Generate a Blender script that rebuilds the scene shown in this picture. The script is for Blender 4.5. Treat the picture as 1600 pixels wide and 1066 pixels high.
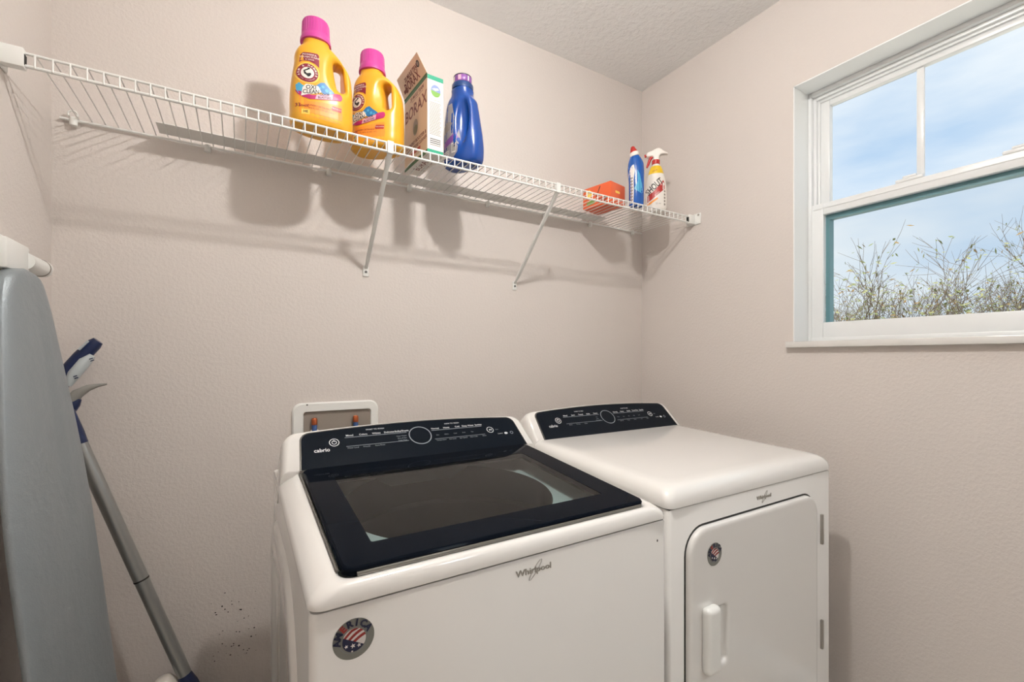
import bpy, bmesh, math, random
import numpy as np
from mathutils import Vector, Matrix

for o in list(bpy.data.objects):
    bpy.data.objects.remove(o, do_unlink=True)
scene = bpy.context.scene
COL = scene.collection

# ------------------------------------------------------------------ camera
XL, H = -2.178, 2.576              # left wall, ceiling
CAM = (-1.7547, -1.6324, 1.22)
cd = bpy.data.cameras.new('camera')
cd.sensor_width = 36.0
cd.lens = 706.0 / 1600.0 * 36.0
cd.shift_y = 26.1 / 1600.0
cd.clip_start = 0.02
cd.clip_end = 500
cam = bpy.data.objects.new('camera', cd)
cam.location = CAM
cam.rotation_euler = (math.pi / 2, 0, -0.5413)
COL.objects.link(cam)
scene.camera = cam

# ------------------------------------------------------------------ sky, sun, exposure
SKY_STRENGTH = 1.5
SUN_STRENGTH = 6.0
BULB_STRENGTH = 820.0
HALL_FILL_STRENGTH = 62.0  # strength of the added fill light in the unseen hall
EXPOSURE = 0.05
scene.view_settings.view_transform = 'Standard'
scene.view_settings.look = 'None'
scene.view_settings.gamma = 1.0
scene.view_settings.use_curve_mapping = False
scene.view_settings.exposure = EXPOSURE

world = bpy.data.worlds.new('sky')
scene.world = world
world.use_nodes = True
wn, wl = world.node_tree.nodes, world.node_tree.links
wn.clear()
w_out = wn.new('ShaderNodeOutputWorld')
w_bg = wn.new('ShaderNodeBackground')
w_bg.inputs['Strength'].default_value = SKY_STRENGTH
w_tc = wn.new('ShaderNodeTexCoord')
w_sep = wn.new('ShaderNodeSeparateXYZ')
wl.new(w_tc.outputs['Generated'], w_sep.inputs[0])
w_ramp = wn.new('ShaderNodeValToRGB')
w_ramp.color_ramp.elements[0].position = 0.0
w_ramp.color_ramp.elements[0].color = (0.50, 0.57, 0.65, 1)
w_ramp.color_ramp.elements[1].position = 0.75
w_ramp.color_ramp.elements[1].color = (0.20, 0.32, 0.50, 1)
e = w_ramp.color_ramp.elements.new(0.3)
e.color = (0.30, 0.43, 0.60, 1)
wl.new(w_sep.outputs['Z'], w_ramp.inputs[0])
w_map = wn.new('ShaderNodeMapping')
w_map.inputs['Scale'].default_value = (1.2, 1.0, 3.4)
w_map.inputs['Location'].default_value = (1.3, 0.2, 0.55)
w_map.inputs['Rotation'].default_value = (0.25, 0.1, 0.6)
wl.new(w_tc.outputs['Generated'], w_map.inputs[0])
w_noise = wn.new('ShaderNodeTexNoise')
w_noise.inputs['Scale'].default_value = 1.9
w_noise.inputs['Detail'].default_value = 7
w_noise.inputs['Roughness'].default_value = 0.52
wl.new(w_map.outputs[0], w_noise.inputs['Vector'])
w_cr = wn.new('ShaderNodeValToRGB')
w_cr.color_ramp.elements[0].position = 0.24
w_cr.color_ramp.elements[1].position = 0.54
wl.new(w_noise.outputs[0], w_cr.inputs[0])
w_mix = wn.new('ShaderNodeMixRGB')
w_mix.inputs[2].default_value = (0.63, 0.655, 0.68, 1)
wl.new(w_cr.outputs[0], w_mix.inputs[0])
wl.new(w_ramp.outputs[0], w_mix.inputs[1])
wl.new(w_mix.outputs[0], w_bg.inputs['Color'])
wl.new(w_bg.outputs[0], w_out.inputs[0])

sd = bpy.data.lights.new('sun', 'SUN')
sd.energy = SUN_STRENGTH
sd.angle = 0.01
sd.color = (1.0, 0.95, 0.87)
sun = bpy.data.objects.new('sun', sd)
sun.rotation_euler = (math.radians(38), 0, math.radians(-70))   # shines towards +x, away from the window
sun.location = (-6, -4, 8)
COL.objects.link(sun)

# ------------------------------------------------------------------ materials
MATS = {}


def srgb(r, g, b):
    f = lambda c: (c / 255 / 12.92) if c / 255 <= 0.04045 else ((c / 255 + 0.055) / 1.055) ** 2.4
    return (f(r), f(g), f(b))


def mat(name, col, rough=0.5, metal=0.0, coat=0.0, bump=None, vary=None, emis=None, spec=0.5, sss=0.0):
    if name in MATS:
        return MATS[name]
    m = bpy.data.materials.new(name)
    m.use_nodes = True
    nt = m.node_tree
    p = nt.nodes['Principled BSDF']
    p.inputs['Base Color'].default_value = (*col, 1)
    p.inputs['Roughness'].default_value = rough
    p.inputs['Metallic'].default_value = metal
    p.inputs['Coat Weight'].default_value = coat
    p.inputs['Coat Roughness'].default_value = 0.06
    p.inputs['Specular IOR Level'].default_value = spec
    tc = nt.nodes.new('ShaderNodeTexCoord')
    if bump:
        h = None
        for sc, det, amt in bump[2:]:
            n = nt.nodes.new('ShaderNodeTexNoise')
            n.inputs['Scale'].default_value = sc
            n.inputs['Detail'].default_value = det
            nt.links.new(tc.outputs['Object'], n.inputs['Vector'])
            r = nt.nodes.new('ShaderNodeMapRange')
            r.inputs[1].default_value, r.inputs[2].default_value = 0.4, 0.66
            r.inputs[4].default_value = amt
            nt.links.new(n.outputs[0], r.inputs[0])
            if h is None:
                h = r
            else:
                a = nt.nodes.new('ShaderNodeMath')
                a.operation = 'ADD'
                nt.links.new(h.outputs[0], a.inputs[0])
                nt.links.new(r.outputs[0], a.inputs[1])
                h = a
        b = nt.nodes.new('ShaderNodeBump')
        b.inputs['Strength'].default_value = bump[0]
        b.inputs['Distance'].default_value = bump[1]
        nt.links.new(h.outputs[0], b.inputs['Height'])
        nt.links.new(b.outputs[0], p.inputs['Normal'])
    if vary:
        sc, amt = vary
        n = nt.nodes.new('ShaderNodeTexNoise')
        n.inputs['Scale'].default_value = sc
        n.inputs['Detail'].default_value = 4
        nt.links.new(tc.outputs['Object'], n.inputs['Vector'])
        mx = nt.nodes.new('ShaderNodeMixRGB')
        mx.inputs[1].default_value = (*[c * (1 - amt) for c in col], 1)
        mx.inputs[2].default_value = (*[min(1, c * (1 + amt)) for c in col], 1)
        nt.links.new(n.outputs[0], mx.inputs[0])
        nt.links.new(mx.outputs[0], p.inputs['Base Color'])
    if emis:
        p.inputs['Emission Color'].default_value = (*emis[:3], 1)
        p.inputs['Emission Strength'].default_value = emis[3]
    if sss:
        p.inputs['Subsurface Weight'].default_value = sss
        p.inputs['Subsurface Radius'].default_value = (0.01, 0.008, 0.005)
    MATS[name] = m
    return m


def pane_mat(name, tint, ior=1.45, rough=0.0, boost=1.0):
    """thin pane: fresnel reflection over tinted see-through"""
    m = bpy.data.materials.new(name)
    m.use_nodes = True
    nt = m.node_tree
    nt.nodes.clear()
    out = nt.nodes.new('ShaderNodeOutputMaterial')
    mix = nt.nodes.new('ShaderNodeMixShader')
    tr = nt.nodes.new('ShaderNodeBsdfTransparent')
    tr.inputs[0].default_value = (*tint, 1)
    gl = nt.nodes.new('ShaderNodeBsdfGlossy')
    gl.inputs['Roughness'].default_value = rough
    fr = nt.nodes.new('ShaderNodeFresnel')
    fr.inputs[0].default_value = ior
    nt.links.new(fr.outputs[0], mix.inputs[0])
    nt.links.new(tr.outputs[0], mix.inputs[1])
    nt.links.new(gl.outputs[0], mix.inputs[2])
    nt.links.new(mix.outputs[0], out.inputs[0])
    MATS[name] = m
    return m


WALL = srgb(219, 211, 205)
M_wall = mat('wall_paint', WALL, 0.62, bump=(0.18, 0.003, (110, 3, 1.0), (260, 2, 0.3)), vary=(0.9, 0.015))
M_ceil = mat('ceiling_paint', srgb(238, 238, 237), 0.8, bump=(0.3, 0.005, (48, 4, 1.0), (120, 2, 0.3)))
M_floor = mat('floor_tile', srgb(196, 188, 178), 0.35, vary=(3, 0.08))
M_trim = mat('white_trim', srgb(244, 246, 246), 0.35)
M_vinyl = mat('white_vinyl', srgb(238, 240, 240), 0.28)
M_teal = mat('teal_shaded_gasket', srgb(96, 140, 148), 0.35)  # frame colour with the shade of the sash sides put into it
M_marble = mat('sill_marble', srgb(226, 224, 220), 0.18, vary=(14, 0.06))
M_enamel = mat('white_enamel', srgb(232, 230, 226), 0.16, coat=0.5, spec=0.5)
M_plast = mat('white_plastic', srgb(238, 238, 234), 0.3)
M_wire = mat('white_coated_wire', srgb(236, 236, 232), 0.35)
M_black = mat('black_glass', (0.004, 0.006, 0.010), 0.05, spec=0.09)
M_panel = mat('black_panel', (0.006, 0.009, 0.014), 0.12, spec=0.25)
M_black.node_tree.nodes['Principled BSDF'].inputs['IOR'].default_value = 1.2
M_panel.node_tree.nodes['Principled BSDF'].inputs['IOR'].default_value = 1.25
M_bezel = mat('grey_bezel', srgb(120, 118, 112), 0.25, metal=0.6)
M_gap = mat('dark_gap', (0.02, 0.02, 0.018), 0.7)
M_print = mat('print_white', srgb(225, 228, 230), 0.5)
M_printg = mat('print_grey', srgb(140, 148, 156), 0.5)
M_chrome = mat('brushed_chrome', srgb(172, 168, 160), 0.3, metal=0.6)
M_steel = mat('dark_tub', (0.05, 0.055, 0.06), 0.4, metal=0.3)
M_window = pane_mat('clear_glass', (0.97, 0.985, 0.985), 1.002)
M_lidglass = pane_mat('tinted_lid_glass', (0.52, 0.61, 0.61), 1.30, 0.01)
M_screen = pane_mat('insect_screen', (0.93, 0.94, 0.945), 1.002, 0.6)


# ------------------------------------------------------------------ mesh helpers
def link(ob, parent=None):
    COL.objects.link(ob)
    if parent is not None:
        ob.parent = parent
    return ob


def tag(o, label=None, cat=None, group=None, kind=None):
    if label:
        o['label'] = label
    if cat:
        o['category'] = cat
    if group:
        o['group'] = group
    if kind:
        o['kind'] = kind
    return o


def thing(name, label, cat, loc=(0, 0, 0), rz=0.0, group=None):
    o = bpy.data.objects.new(name, None)
    o.empty_display_size = 0.05
    o.location = loc
    o.rotation_euler = (0, 0, rz)
    COL.objects.link(o)
    return tag(o, label, cat, group)


class MB:
    def __init__(self):
        self.v, self.f, self.m = [], [], []

    def add(self, verts, faces, mi=0):
        k = len(self.v)
        self.v += [tuple(map(float, p)) for p in verts]
        self.f += [tuple(int(i) + k for i in f) for f in faces]
        self.m += [mi] * len(faces)
        return self

    def box(self, x0, x1, y0, y1, z0, z1, mi=0):
        v = [(x0, y0, z0), (x1, y0, z0), (x1, y1, z0), (x0, y1, z0), (x0, y0, z1), (x1, y0, z1), (x1, y1, z1), (x0, y1, z1)]
        f = [(3, 2, 1, 0), (4, 5, 6, 7), (0, 1, 5, 4), (1, 2, 6, 5), (2, 3, 7, 6), (3, 0, 4, 7)]
        return self.add(v, f, mi)

    def loft(self, loops, cap0=True, cap1=True, closed=True, mi=0):
        n = len(loops[0])
        v = [p for l in loops for p in l]
        f = []
        for i in range(len(loops) - 1):
            for j in range(n if closed else n - 1):
                a, b = i * n + j, i * n + (j + 1) % n
                f.append((a, b, b + n, a + n))
        if cap0:
            f.append(tuple(range(n - 1, -1, -1)))
        if cap1:
            f.append(tuple(range((len(loops) - 1) * n, len(loops) * n)))
        return self.add(v, f, mi)

    def tube(self, pts, r, seg=8, mi=0, caps=True):
        pts = [Vector(p) for p in pts]
        rs = r if isinstance(r, (list, tuple)) else [r] * len(pts)
        loops = []
        up = None
        for i, p in enumerate(pts):
            d = (pts[min(i + 1, len(pts) - 1)] - pts[max(i - 1, 0)])
            d.normalize()
            if up is None:
                up = Vector((0, 0, 1)) if abs(d.z) < 0.9 else Vector((1, 0, 0))
            s = d.cross(up).normalized()
            up = s.cross(d).normalized()
            loops.append([p + (s * math.cos(t) + up * math.sin(t)) * rs[i] for t in [2 * math.pi * k / seg for k in range(seg)]])
        for l in loops:
            l.reverse()
        return self.loft(loops, caps, caps, True, mi)

    def lathe(self, prof, c=(0, 0, 0), seg=24, mi=0, sy=1.0):
        loops = [[(c[0] + r * math.cos(t), c[1] + sy * r * math.sin(t), c[2] + z) for t in [2 * math.pi * k / seg for k in range(seg)]] for r, z in prof]
        return self.loft(loops, True, True, True, mi)

    def build(self, name, mats, parent=None, smooth=35, kind=None, bevel=0.0):
        me = bpy.data.meshes.new(name)
        me.from_pydata(self.v, [], self.f)
        for m in (mats if isinstance(mats, (list, tuple)) else [mats]):
            me.materials.append(m)
        if max(self.m, default=0) > 0:
            me.polygons.foreach_set('material_index', self.m)
        if bevel:
            bm = bmesh.new()
            bm.from_mesh(me)
            ed = [e for e in bm.edges if len(e.link_faces) == 2 and e.calc_face_angle(0) > 0.6]
            bmesh.ops.bevel(bm, geom=ed, offset=bevel, segments=2, affect='EDGES', profile=0.5, clamp_overlap=True)
            bm.to_mesh(me)
            bm.free()
        me.update()
        if smooth:
            me.polygons.foreach_set('use_smooth', [True] * len(me.polygons))
            me.set_sharp_from_angle(angle=math.radians(min(smooth, 24) if bevel else smooth))
        ob = link(bpy.data.objects.new(name, me), parent)
        if kind:
            ob['kind'] = kind
        return ob


def box(name, m, parent, x0, x1, y0, y1, z0, z1, bevel=0.0, kind=None):
    return MB().box(min(x0, x1), max(x0, x1), min(y0, y1), max(y0, y1), min(z0, z1), max(z0, z1)).build(name, m, parent, 35, kind, bevel)


def share(src, name, parent, loc=(0, 0, 0), rot=None):
    o = bpy.data.objects.new(name, src.data)
    o.location = loc
    if rot:
        o.rotation_euler = rot
    return link(o, parent)


def rrect(x0, x1, y0, y1, r, n=6):
    """rounded rectangle, counter-clockwise; r = one radius or (bl, br, tr, tl)"""
    rs = r if isinstance(r, (tuple, list)) else (r,) * 4
    out = []
    for (cx, cy, a0, rr) in ((x0 + rs[0], y0 + rs[0], 180, rs[0]), (x1 - rs[1], y0 + rs[1], 270, rs[1]),
                             (x1 - rs[2], y1 - rs[2], 0, rs[2]), (x0 + rs[3], y1 - rs[3], 90, rs[3])):
        for k in range(n + 1):
            a = math.radians(a0 + 90 * k / n)
            out.append((cx + rr * math.cos(a), cy + rr * math.sin(a)))
    return out


def surface_nets(fn, lo, hi, h):
    ax = [np.arange(lo[i] - 1.5 * h, hi[i] + 1.6 * h, h) for i in range(3)]
    X, Y, Z = np.meshgrid(*ax, indexing='ij')
    D = fn(X, Y, Z)
    S = D < 0
    n = np.array(D.shape) - 1
    acc = np.zeros((*n, 3))
    cnt = np.zeros(tuple(n))
    cs = lambda o: tuple(slice(o[i], o[i] + n[i]) for i in range(3))
    corners = [(i, j, k) for i in (0, 1) for j in (0, 1) for k in (0, 1)]
    for a in corners:
        for d in range(3):
            if a[d]:
                continue
            b = list(a)
            b[d] = 1
            da, db = D[cs(a)], D[cs(b)]
            m = S[cs(a)] != S[cs(b)]
            t = np.where(m, da / np.where(m, da - db, 1), 0)
            for q in range(3):
                acc[..., q] += m * (a[q] + (t if q == d else 0))
            cnt += m
    act = cnt > 0
    idx = -np.ones(tuple(n), int)
    idx[act] = np.arange(act.sum())
    ijk = np.argwhere(act)
    v = (ijk + acc[act] / cnt[act][:, None]) * h + np.array([a[0] for a in ax])
    faces = []
    for d in range(3):
        e1, e2 = (d + 1) % 3, (d + 2) % 3
        A = [slice(None)] * 3
        B = [slice(None)] * 3
        A[d], B[d] = slice(0, -1), slice(1, None)
        ch = np.argwhere(S[tuple(A)] != S[tuple(B)])
        ch = ch[(ch[:, e1] > 0) & (ch[:, e2] > 0) & (ch[:, e1] < n[e1]) & (ch[:, e2] < n[e2])]
        if not len(ch):
            continue
        inside = S[ch[:, 0], ch[:, 1], ch[:, 2]]
        o1 = np.zeros(3, int); o1[e1] = 1
        o2 = np.zeros(3, int); o2[e2] = 1
        g = lambda c: idx[c[:, 0], c[:, 1], c[:, 2]]
        q = np.stack([g(ch - o1 - o2), g(ch - o2), g(ch), g(ch - o1)], 1)
        q[~inside] = q[~inside][:, ::-1]
        faces.append(q)
    return v, np.concatenate(faces)


def smin(a, b, k):
    h = np.clip(0.5 + 0.5 * (b - a) / k, 0, 1)
    return b * (1 - h) + a * h - k * h * (1 - h)


def smax(a, b, k):
    return -smin(-a, -b, k)


def sd_rbox(x, y, z, c, b, r):
    qx, qy, qz = abs(x - c[0]) - b[0] + r, abs(y - c[1]) - b[1] + r, abs(z - c[2]) - b[2] + r
    return np.sqrt(np.maximum(qx, 0) ** 2 + np.maximum(qy, 0) ** 2 + np.maximum(qz, 0) ** 2) + np.minimum(np.maximum(qx, np.maximum(qy, qz)), 0) - r


def sd_seg2(x, z, a, b, r0, r1):
    ax, az = a
    bx, bz = b
    t = np.clip(((x - ax) * (bx - ax) + (z - az) * (bz - az)) / ((bx - ax) ** 2 + (bz - az) ** 2), 0, 1)
    return np.sqrt((x - ax - t * (bx - ax)) ** 2 + (z - az - t * (bz - az)) ** 2) - (r0 + t * (r1 - r0))


def sdf_obj(name, fn, lo, hi, h, m, parent):
    v, f = surface_nets(fn, lo, hi, h)
    mb = MB()
    mb.v = v.tolist()
    mb.f = f.tolist()
    mb.m = [0] * len(f)
    return mb.build(name, m, parent, 60)


# ------------------------------------------------------------------ flat print
def text2d(s, size, bold=0.0, align='CENTER'):
    cu = bpy.data.curves.new('t', 'FONT')
    cu.body = s
    cu.size = size
    cu.align_x = align
    cu.align_y = 'CENTER'
    cu.resolution_u = 2
    cu.offset = bold * size
    ob = bpy.data.objects.new('t', cu)
    me = ob.to_mesh()
    v = [(p.co.x, p.co.y) for p in me.vertices]
    f = [tuple(p.vertices) for p in me.polygons]
    ob.to_mesh_clear()
    bpy.data.objects.remove(ob)
    bpy.data.curves.remove(cu)
    return v, f


class Print:
    """flat artwork in 2D; layers stack outwards"""

    def __init__(self, mats):
        self.mats = mats
        self.items = []

    def _mi(self, m):
        if m not in self.mats:
            self.mats.append(m)
        return self.mats.index(m)

    def poly(self, pts, m, layer=0):
        self.items.append((list(pts), [tuple(range(len(pts)))], self._mi(m), layer))
        return self

    def rect(self, x0, x1, y0, y1, m, layer=0, r=0.0):
        return self.poly(rrect(x0, x1, y0, y1, r, 4) if r else [(x0, y0), (x1, y0), (x1, y1), (x0, y1)], m, layer)

    def disc(self, x, y, r, m, layer=0, n=28, ry=None):
        return self.poly([(x + r * math.cos(2 * math.pi * k / n), y + (ry or r) * math.sin(2 * math.pi * k / n)) for k in range(n)], m, layer)

    def ring(self, x, y, r0, r1, m, layer=0, n=36, sx=1.0):
        v, f = [], []
        for k in range(n):
            a = 2 * math.pi * k / n
            v += [(x + sx * r0 * math.cos(a), y + r0 * math.sin(a)), (x + sx * r1 * math.cos(a), y + r1 * math.sin(a))]
            j = (k + 1) % n
            f.append((2 * k, 2 * k + 1, 2 * j + 1, 2 * j))
        self.items.append((v, f, self._mi(m), layer))
        return self

    def text(self, s, x, y, size, m, layer=1, rot=0.0, shear=0.0, sx=1.0, bold=0.0, align='CENTER'):
        v, f = text2d(s, size, bold, align)
        c, q = math.cos(rot), math.sin(rot)
        v = [((a + shear * b) * sx, b) for a, b in v]
        v = [(x + a * c - b * q, y + a * q + b * c) for a, b in v]
        self.items.append((v, f, self._mi(m), layer))
        return self

    def arc_text(self, s, x, y, r, size, a0, a1, m, layer=1, bold=0.0, mats=None):
        for k, ch in enumerate(s):
            if ch == ' ':
                continue
            a = math.radians(a0 + (a1 - a0) * k / max(1, len(s) - 1))
            self.text(ch, x + r * math.cos(a), y + r * math.sin(a), size, (mats or {}).get(k, m), layer, a - math.pi / 2, bold=bold)
        return self

    def star(self, x, y, r, m, layer=1, rot=0.3):
        return self.poly([(x + (r if k % 2 == 0 else r * 0.42) * math.cos(rot + math.pi * k / 5), y + (r if k % 2 == 0 else r * 0.42) * math.sin(rot + math.pi * k / 5)) for k in range(10)], m, layer)

    def build(self, name, parent, fmap, step=0.0, eps=0.0003):
        bm = bmesh.new()
        lay = bm.faces.layers.int.new('layer')
        for v, f, mi, L in self.items:
            vs = [bm.verts.new((a, b, 0)) for a, b in v]
            for q in f:
                try:
                    fc = bm.faces.new([vs[i] for i in q])
                except ValueError:
                    continue
                fc.material_index = mi
                fc[lay] = L
        bm.normal_update()
        for fc in bm.faces:
            if fc.normal.z < 0:
                fc.normal_flip()
        if step:
            xs = [v.co.x for v in bm.verts]
            ys = [v.co.y for v in bm.verts]
            for lo, hi, nrm in ((min(xs), max(xs), (1, 0, 0)), (min(ys), max(ys), (0, 1, 0))):
                t = lo + step
                while t < hi:
                    g = bm.verts[:] + bm.edges[:] + bm.faces[:]
                    bmesh.ops.bisect_plane(bm, geom=g, plane_co=(t * nrm[0], t * nrm[1], 0), plane_no=nrm, dist=1e-7)
                    t += step
        vl = {}
        for fc in bm.faces:
            for v in fc.verts:
                vl[v.index if v.index >= 0 else id(v)] = fc[lay]
        bm.verts.index_update()
        L = np.zeros(len(bm.verts))
        for fc in bm.faces:
            for v in fc.verts:
                L[v.index] = fc[lay]
        P = np.array([(v.co.x, v.co.y) for v in bm.verts])
        Q = fmap(P[:, 0], P[:, 1], (L + 1) * eps)
        for v, q in zip(bm.verts, Q):
            v.co = q
        me = bpy.data.meshes.new(name)
        bm.to_mesh(me)
        bm.free()
        for m in self.mats:
            me.materials.append(m)
        me.update()
        return link(bpy.data.objects.new(name, me), parent)


def flat_map(o, ex, ey):
    o, ex, ey = np.array(o, float), np.array(ex, float), np.array(ey, float)
    ex, ey = ex / np.linalg.norm(ex), ey / np.linalg.norm(ey)
    n = np.cross(ex, ey)
    return lambda x, y, e: o + x[:, None] * ex + y[:, None] * ey + e[:, None] * n


def front_map(fn, y0=-0.09):
    """drop the artwork (x, z) onto the -y side of a solid"""
    def f(x, z, e):
        y = np.full_like(x, y0)
        for _ in range(90):
            y = y + np.clip(fn(x, y, z), -0.004, 0.01) * 0.6
        return np.stack([x, y - e, z], 1)
    return f


# ================================================================== the room
T = 0.12
YF = -2.15
wb = box('wall_back', M_wall, None, XL - T, 0.0, 0, T, 0, H, kind='structure')
wlft = box('wall_left', M_wall, None, XL - T, XL, YF - T, 0, 0, H, kind='structure')
DX0, DX1, DZT = -0.98, -0.12, 2.06                              # doorway added behind the camera to let in fill light
mb = MB()
mb.box(XL, DX0, YF - T, YF, 0, H)
mb.box(DX1, 0, YF - T, YF, 0, H)
mb.box(DX0, DX1, YF - T, YF, DZT, H)
wfr = mb.build('wall_front', M_wall, None, 0, 'structure')
mb = MB()
for y0, y1 in ((YF, YF + 0.015), (YF - T - 0.015, YF - T)):
    mb.box(DX0 - 0.06, DX0, y0, y1, 0, DZT + 0.06)
    mb.box(DX1, DX1 + 0.06, y0, y1, 0, DZT + 0.06)
    mb.box(DX0, DX1, y0, y1, DZT, DZT + 0.06)
mb.build('trim_1', M_trim, None, 25, 'structure', 0.003)  # casing of the added doorway
YH = -4.1                                                       # unseen hall, added to hold the fill light
box('wall_added_hall_end', M_wall, None, XL - T, 0.16, YH - T, YH, 0, H, kind='structure')
box('wall_added_hall_left', M_wall, None, XL - T, XL, YH, YF - T, 0, H, kind='structure')
box('wall_added_hall_right', M_wall, None, 0, 0.16, YH, YF - T, 0, H, kind='structure')
fl = box('floor', M_floor, None, XL - T, 0.16, -4.1 - T, T, -0.1, 0, kind='structure')
ce = box('ceiling', M_ceil, None, XL - T, 0.16, -4.1 - T, T, H, H + 0.1, kind='structure')
WY0, WY1, WZ0, WZ1 = -1.64, -0.735, 1.257, 2.224
mb = MB()
for (a, b, c, d) in ((YF - T, T, 0, WZ0), (YF - T, T, WZ1, H), (YF - T, WY0, WZ0, WZ1), (WY1, T, WZ0, WZ1)):
    mb.box(0, 0.16, a, b, c, d)
wr = mb.build('wall_right', M_wall, None, 0, 'structure')
for nm, a in (('baseboard_back', (XL, 0, -0.014, 0)), ('baseboard_left', (XL, XL + 0.014, YF, -0.014)), ('baseboard_right', (-0.014, 0, YF, -0.014))):
    box(nm, M_trim, None, *a, 0, 0.09, bevel=0.003, kind='structure')
# scuff marks low on the back wall beside the washer
rnd = random.Random(5)
pr = Print([])
M_scuff = mat('scuff', (0.03, 0.025, 0.02), 0.9)
for k in range(46):
    x, z, r = -1.83 + rnd.random() * 0.12, 0.30 + rnd.random() ** 1.5 * 0.22, 0.0006 + rnd.random() * 0.0016
    pr.poly([(x + r * (1 + 0.8 * rnd.random()) * math.cos(a), z + r * (0.6 + rnd.random()) * math.sin(a)) for a in (0, 1.2, 2.3, 3.6, 5)], M_scuff)
o = pr.build('wall_scuff_marks', wb, flat_map((0, 0, 0), (1, 0, 0), (0, 0, 1)))
tag(o, 'small dark scuff marks low on the wall', kind='stuff')

# ------------------------------------------------------------------ window
win = thing('window_1', 'white single hung window with grilles and bright sky', 'window')
win['kind'] = 'structure'
del win['category']
# liners of the opening
box('reveal', M_trim, win, 0.0005, 0.10, WY1 - 0.004, WY1, 1.279, WZ1)
box('reveal', M_trim, win, 0.0005, 0.10, WY0, WY0 + 0.004, 1.279, WZ1)
box('reveal', M_trim, win, 0.0005, 0.10, WY0, WY1, WZ1 - 0.004, WZ1)
box('window_sill', M_marble, win, -0.022, 0.10, WY0 - 0.02, WY1 + 0.018, WZ0, 1.279, bevel=0.003)


def rect_frame(name, m, x0, x1, ya, yb, za, zb, wl_, wr_, wt, wbm, bevel=0.002, parent=win):
    """four bars round an opening: ya = far (left) edge, yb = near edge"""
    mb = MB()
    mb.box(x0, x1, ya - wl_, ya, za, zb)
    mb.box(x0, x1, yb, yb + wr_, za, zb)
    mb.box(x0, x1, yb + wr_, ya - wl_, zb - wt, zb)
    mb.box(x0, x1, yb + wr_, ya - wl_, za, za + wbm)
    return mb.build(name, m, parent, 35, None, bevel)


rect_frame('window_frame', M_vinyl, 0.096, 0.16, WY1 - 0.004, WY0 + 0.004, 1.279, WZ1 - 0.004, 0.012, 0.012, 0.016, 0.016)
rect_frame('window_frame_stop', M_vinyl, 0.112, 0.16, WY1 - 0.016, WY0 + 0.016, 1.294, WZ1 - 0.019, 0.010, 0.010, 0.014, 0.012)
rect_frame('window_frame_track', M_vinyl, 0.122, 0.16, WY1 - 0.026, WY0 + 0.026, 1.3, WZ1 - 0.032, 0.008, 0.008, 0.010, 0.004)
us = rect_frame('upper_sash', M_vinyl, 0.130, 0.155, -0.768, -1.607, 1.754, 2.184, 0.030, 0.030, 0.021, 0.042)
for y in (-1.058, -1.317):
    box('grille_bar', M_vinyl, us, 0.138, 0.148, y - 0.010, y + 0.010, 1.796, 2.163, bevel=0.003)
for ya, yb in ((-0.798, -1.048), (-1.068, -1.307), (-1.327, -1.577)):
    box('pane', M_window, us, 0.150, 0.153, ya, yb, 1.796, 2.163)
ls = rect_frame('lower_sash', M_vinyl, 0.100, 0.122, -0.744, -1.631, 1.293, 1.794, 0.045, 0.045, 0.042, 0.058)
mb = MB()
mb.box(0.098, 0.101, -1.62, -0.756, 1.774, 1.778)
mb.build('rail_bead', M_vinyl, ls, 35)
for y in (-1.04, -1.285):
    l = box('sash_lock', M_vinyl, ls, 0.100, 0.120, y - 0.036, y + 0.036, 1.794, 1.806, bevel=0.004)
    box('lock_lever', M_vinyl, ls, 0.103, 0.117, y - 0.018, y + 0.018, 1.806, 1.814, bevel=0.003)
gf = MB()
gf.box(0.122, 0.152, -0.802, -0.789, 1.351, 1.752)
gf.box(0.122, 0.152, -1.586, -1.573, 1.351, 1.752)
gf.box(0.122, 0.152, -1.573, -0.802, 1.735, 1.752)
gf.build('glazing_channel', M_teal, win, 35)
box('pane', M_window, ls, 0.147, 0.150, -0.803, -1.572, 1.340, 1.735)
box('insect_screen', M_screen, win, 0.1545, 0.1550, -0.79, -1.585, 1.31, 1.75)

# ------------------------------------------------------------------ ceiling lamp (above the frame, lights the room)
lamp = thing('ceiling_lamp', 'white ceiling lampholder with a small flattened bulb', 'lamp', (-1.20, -1.05, H))
MB().lathe([(0.055, 0), (0.055, -0.012), (0.045, -0.022), (0.024, -0.03), (0.022, -0.11), (0.014, -0.11)][::-1]).build('lampholder', M_plast, lamp)
M_bulb = mat('bulb_glow', (1, 1, 1), 0.5, emis=(1.0, 0.965, 0.925, BULB_STRENGTH))
MB().lathe([(0.0415 * math.sin(math.pi * max(k, 0.04) / 12), -0.142 - 0.019 * math.cos(math.pi * k / 12)) for k in range(12)] + [(0.012, -0.1225), (0.012, -0.108)], seg=24).build('bulb', M_bulb, lamp, 60)

hl = thing('added_hall_fill_light', 'added round fill light on the ceiling of an unseen added hall', 'lamp', (-0.55, -2.95, H))  # added lamp, cool fill light through the doorway
MB().lathe([(0.17, 0), (0.17, -0.02), (0.155, -0.02)][::-1], seg=32).build('rim', M_plast, hl)
M_hall_fill = mat('hall_fill_glow', (1, 1, 1), 0.5, emis=(0.84, 0.94, 1.0, HALL_FILL_STRENGTH))
MB().lathe([(0.004, -0.075), (0.06, -0.071), (0.11, -0.058), (0.14, -0.04), (0.155, -0.018)], seg=32).build('diffuser', M_hall_fill, hl, 60)

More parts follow.
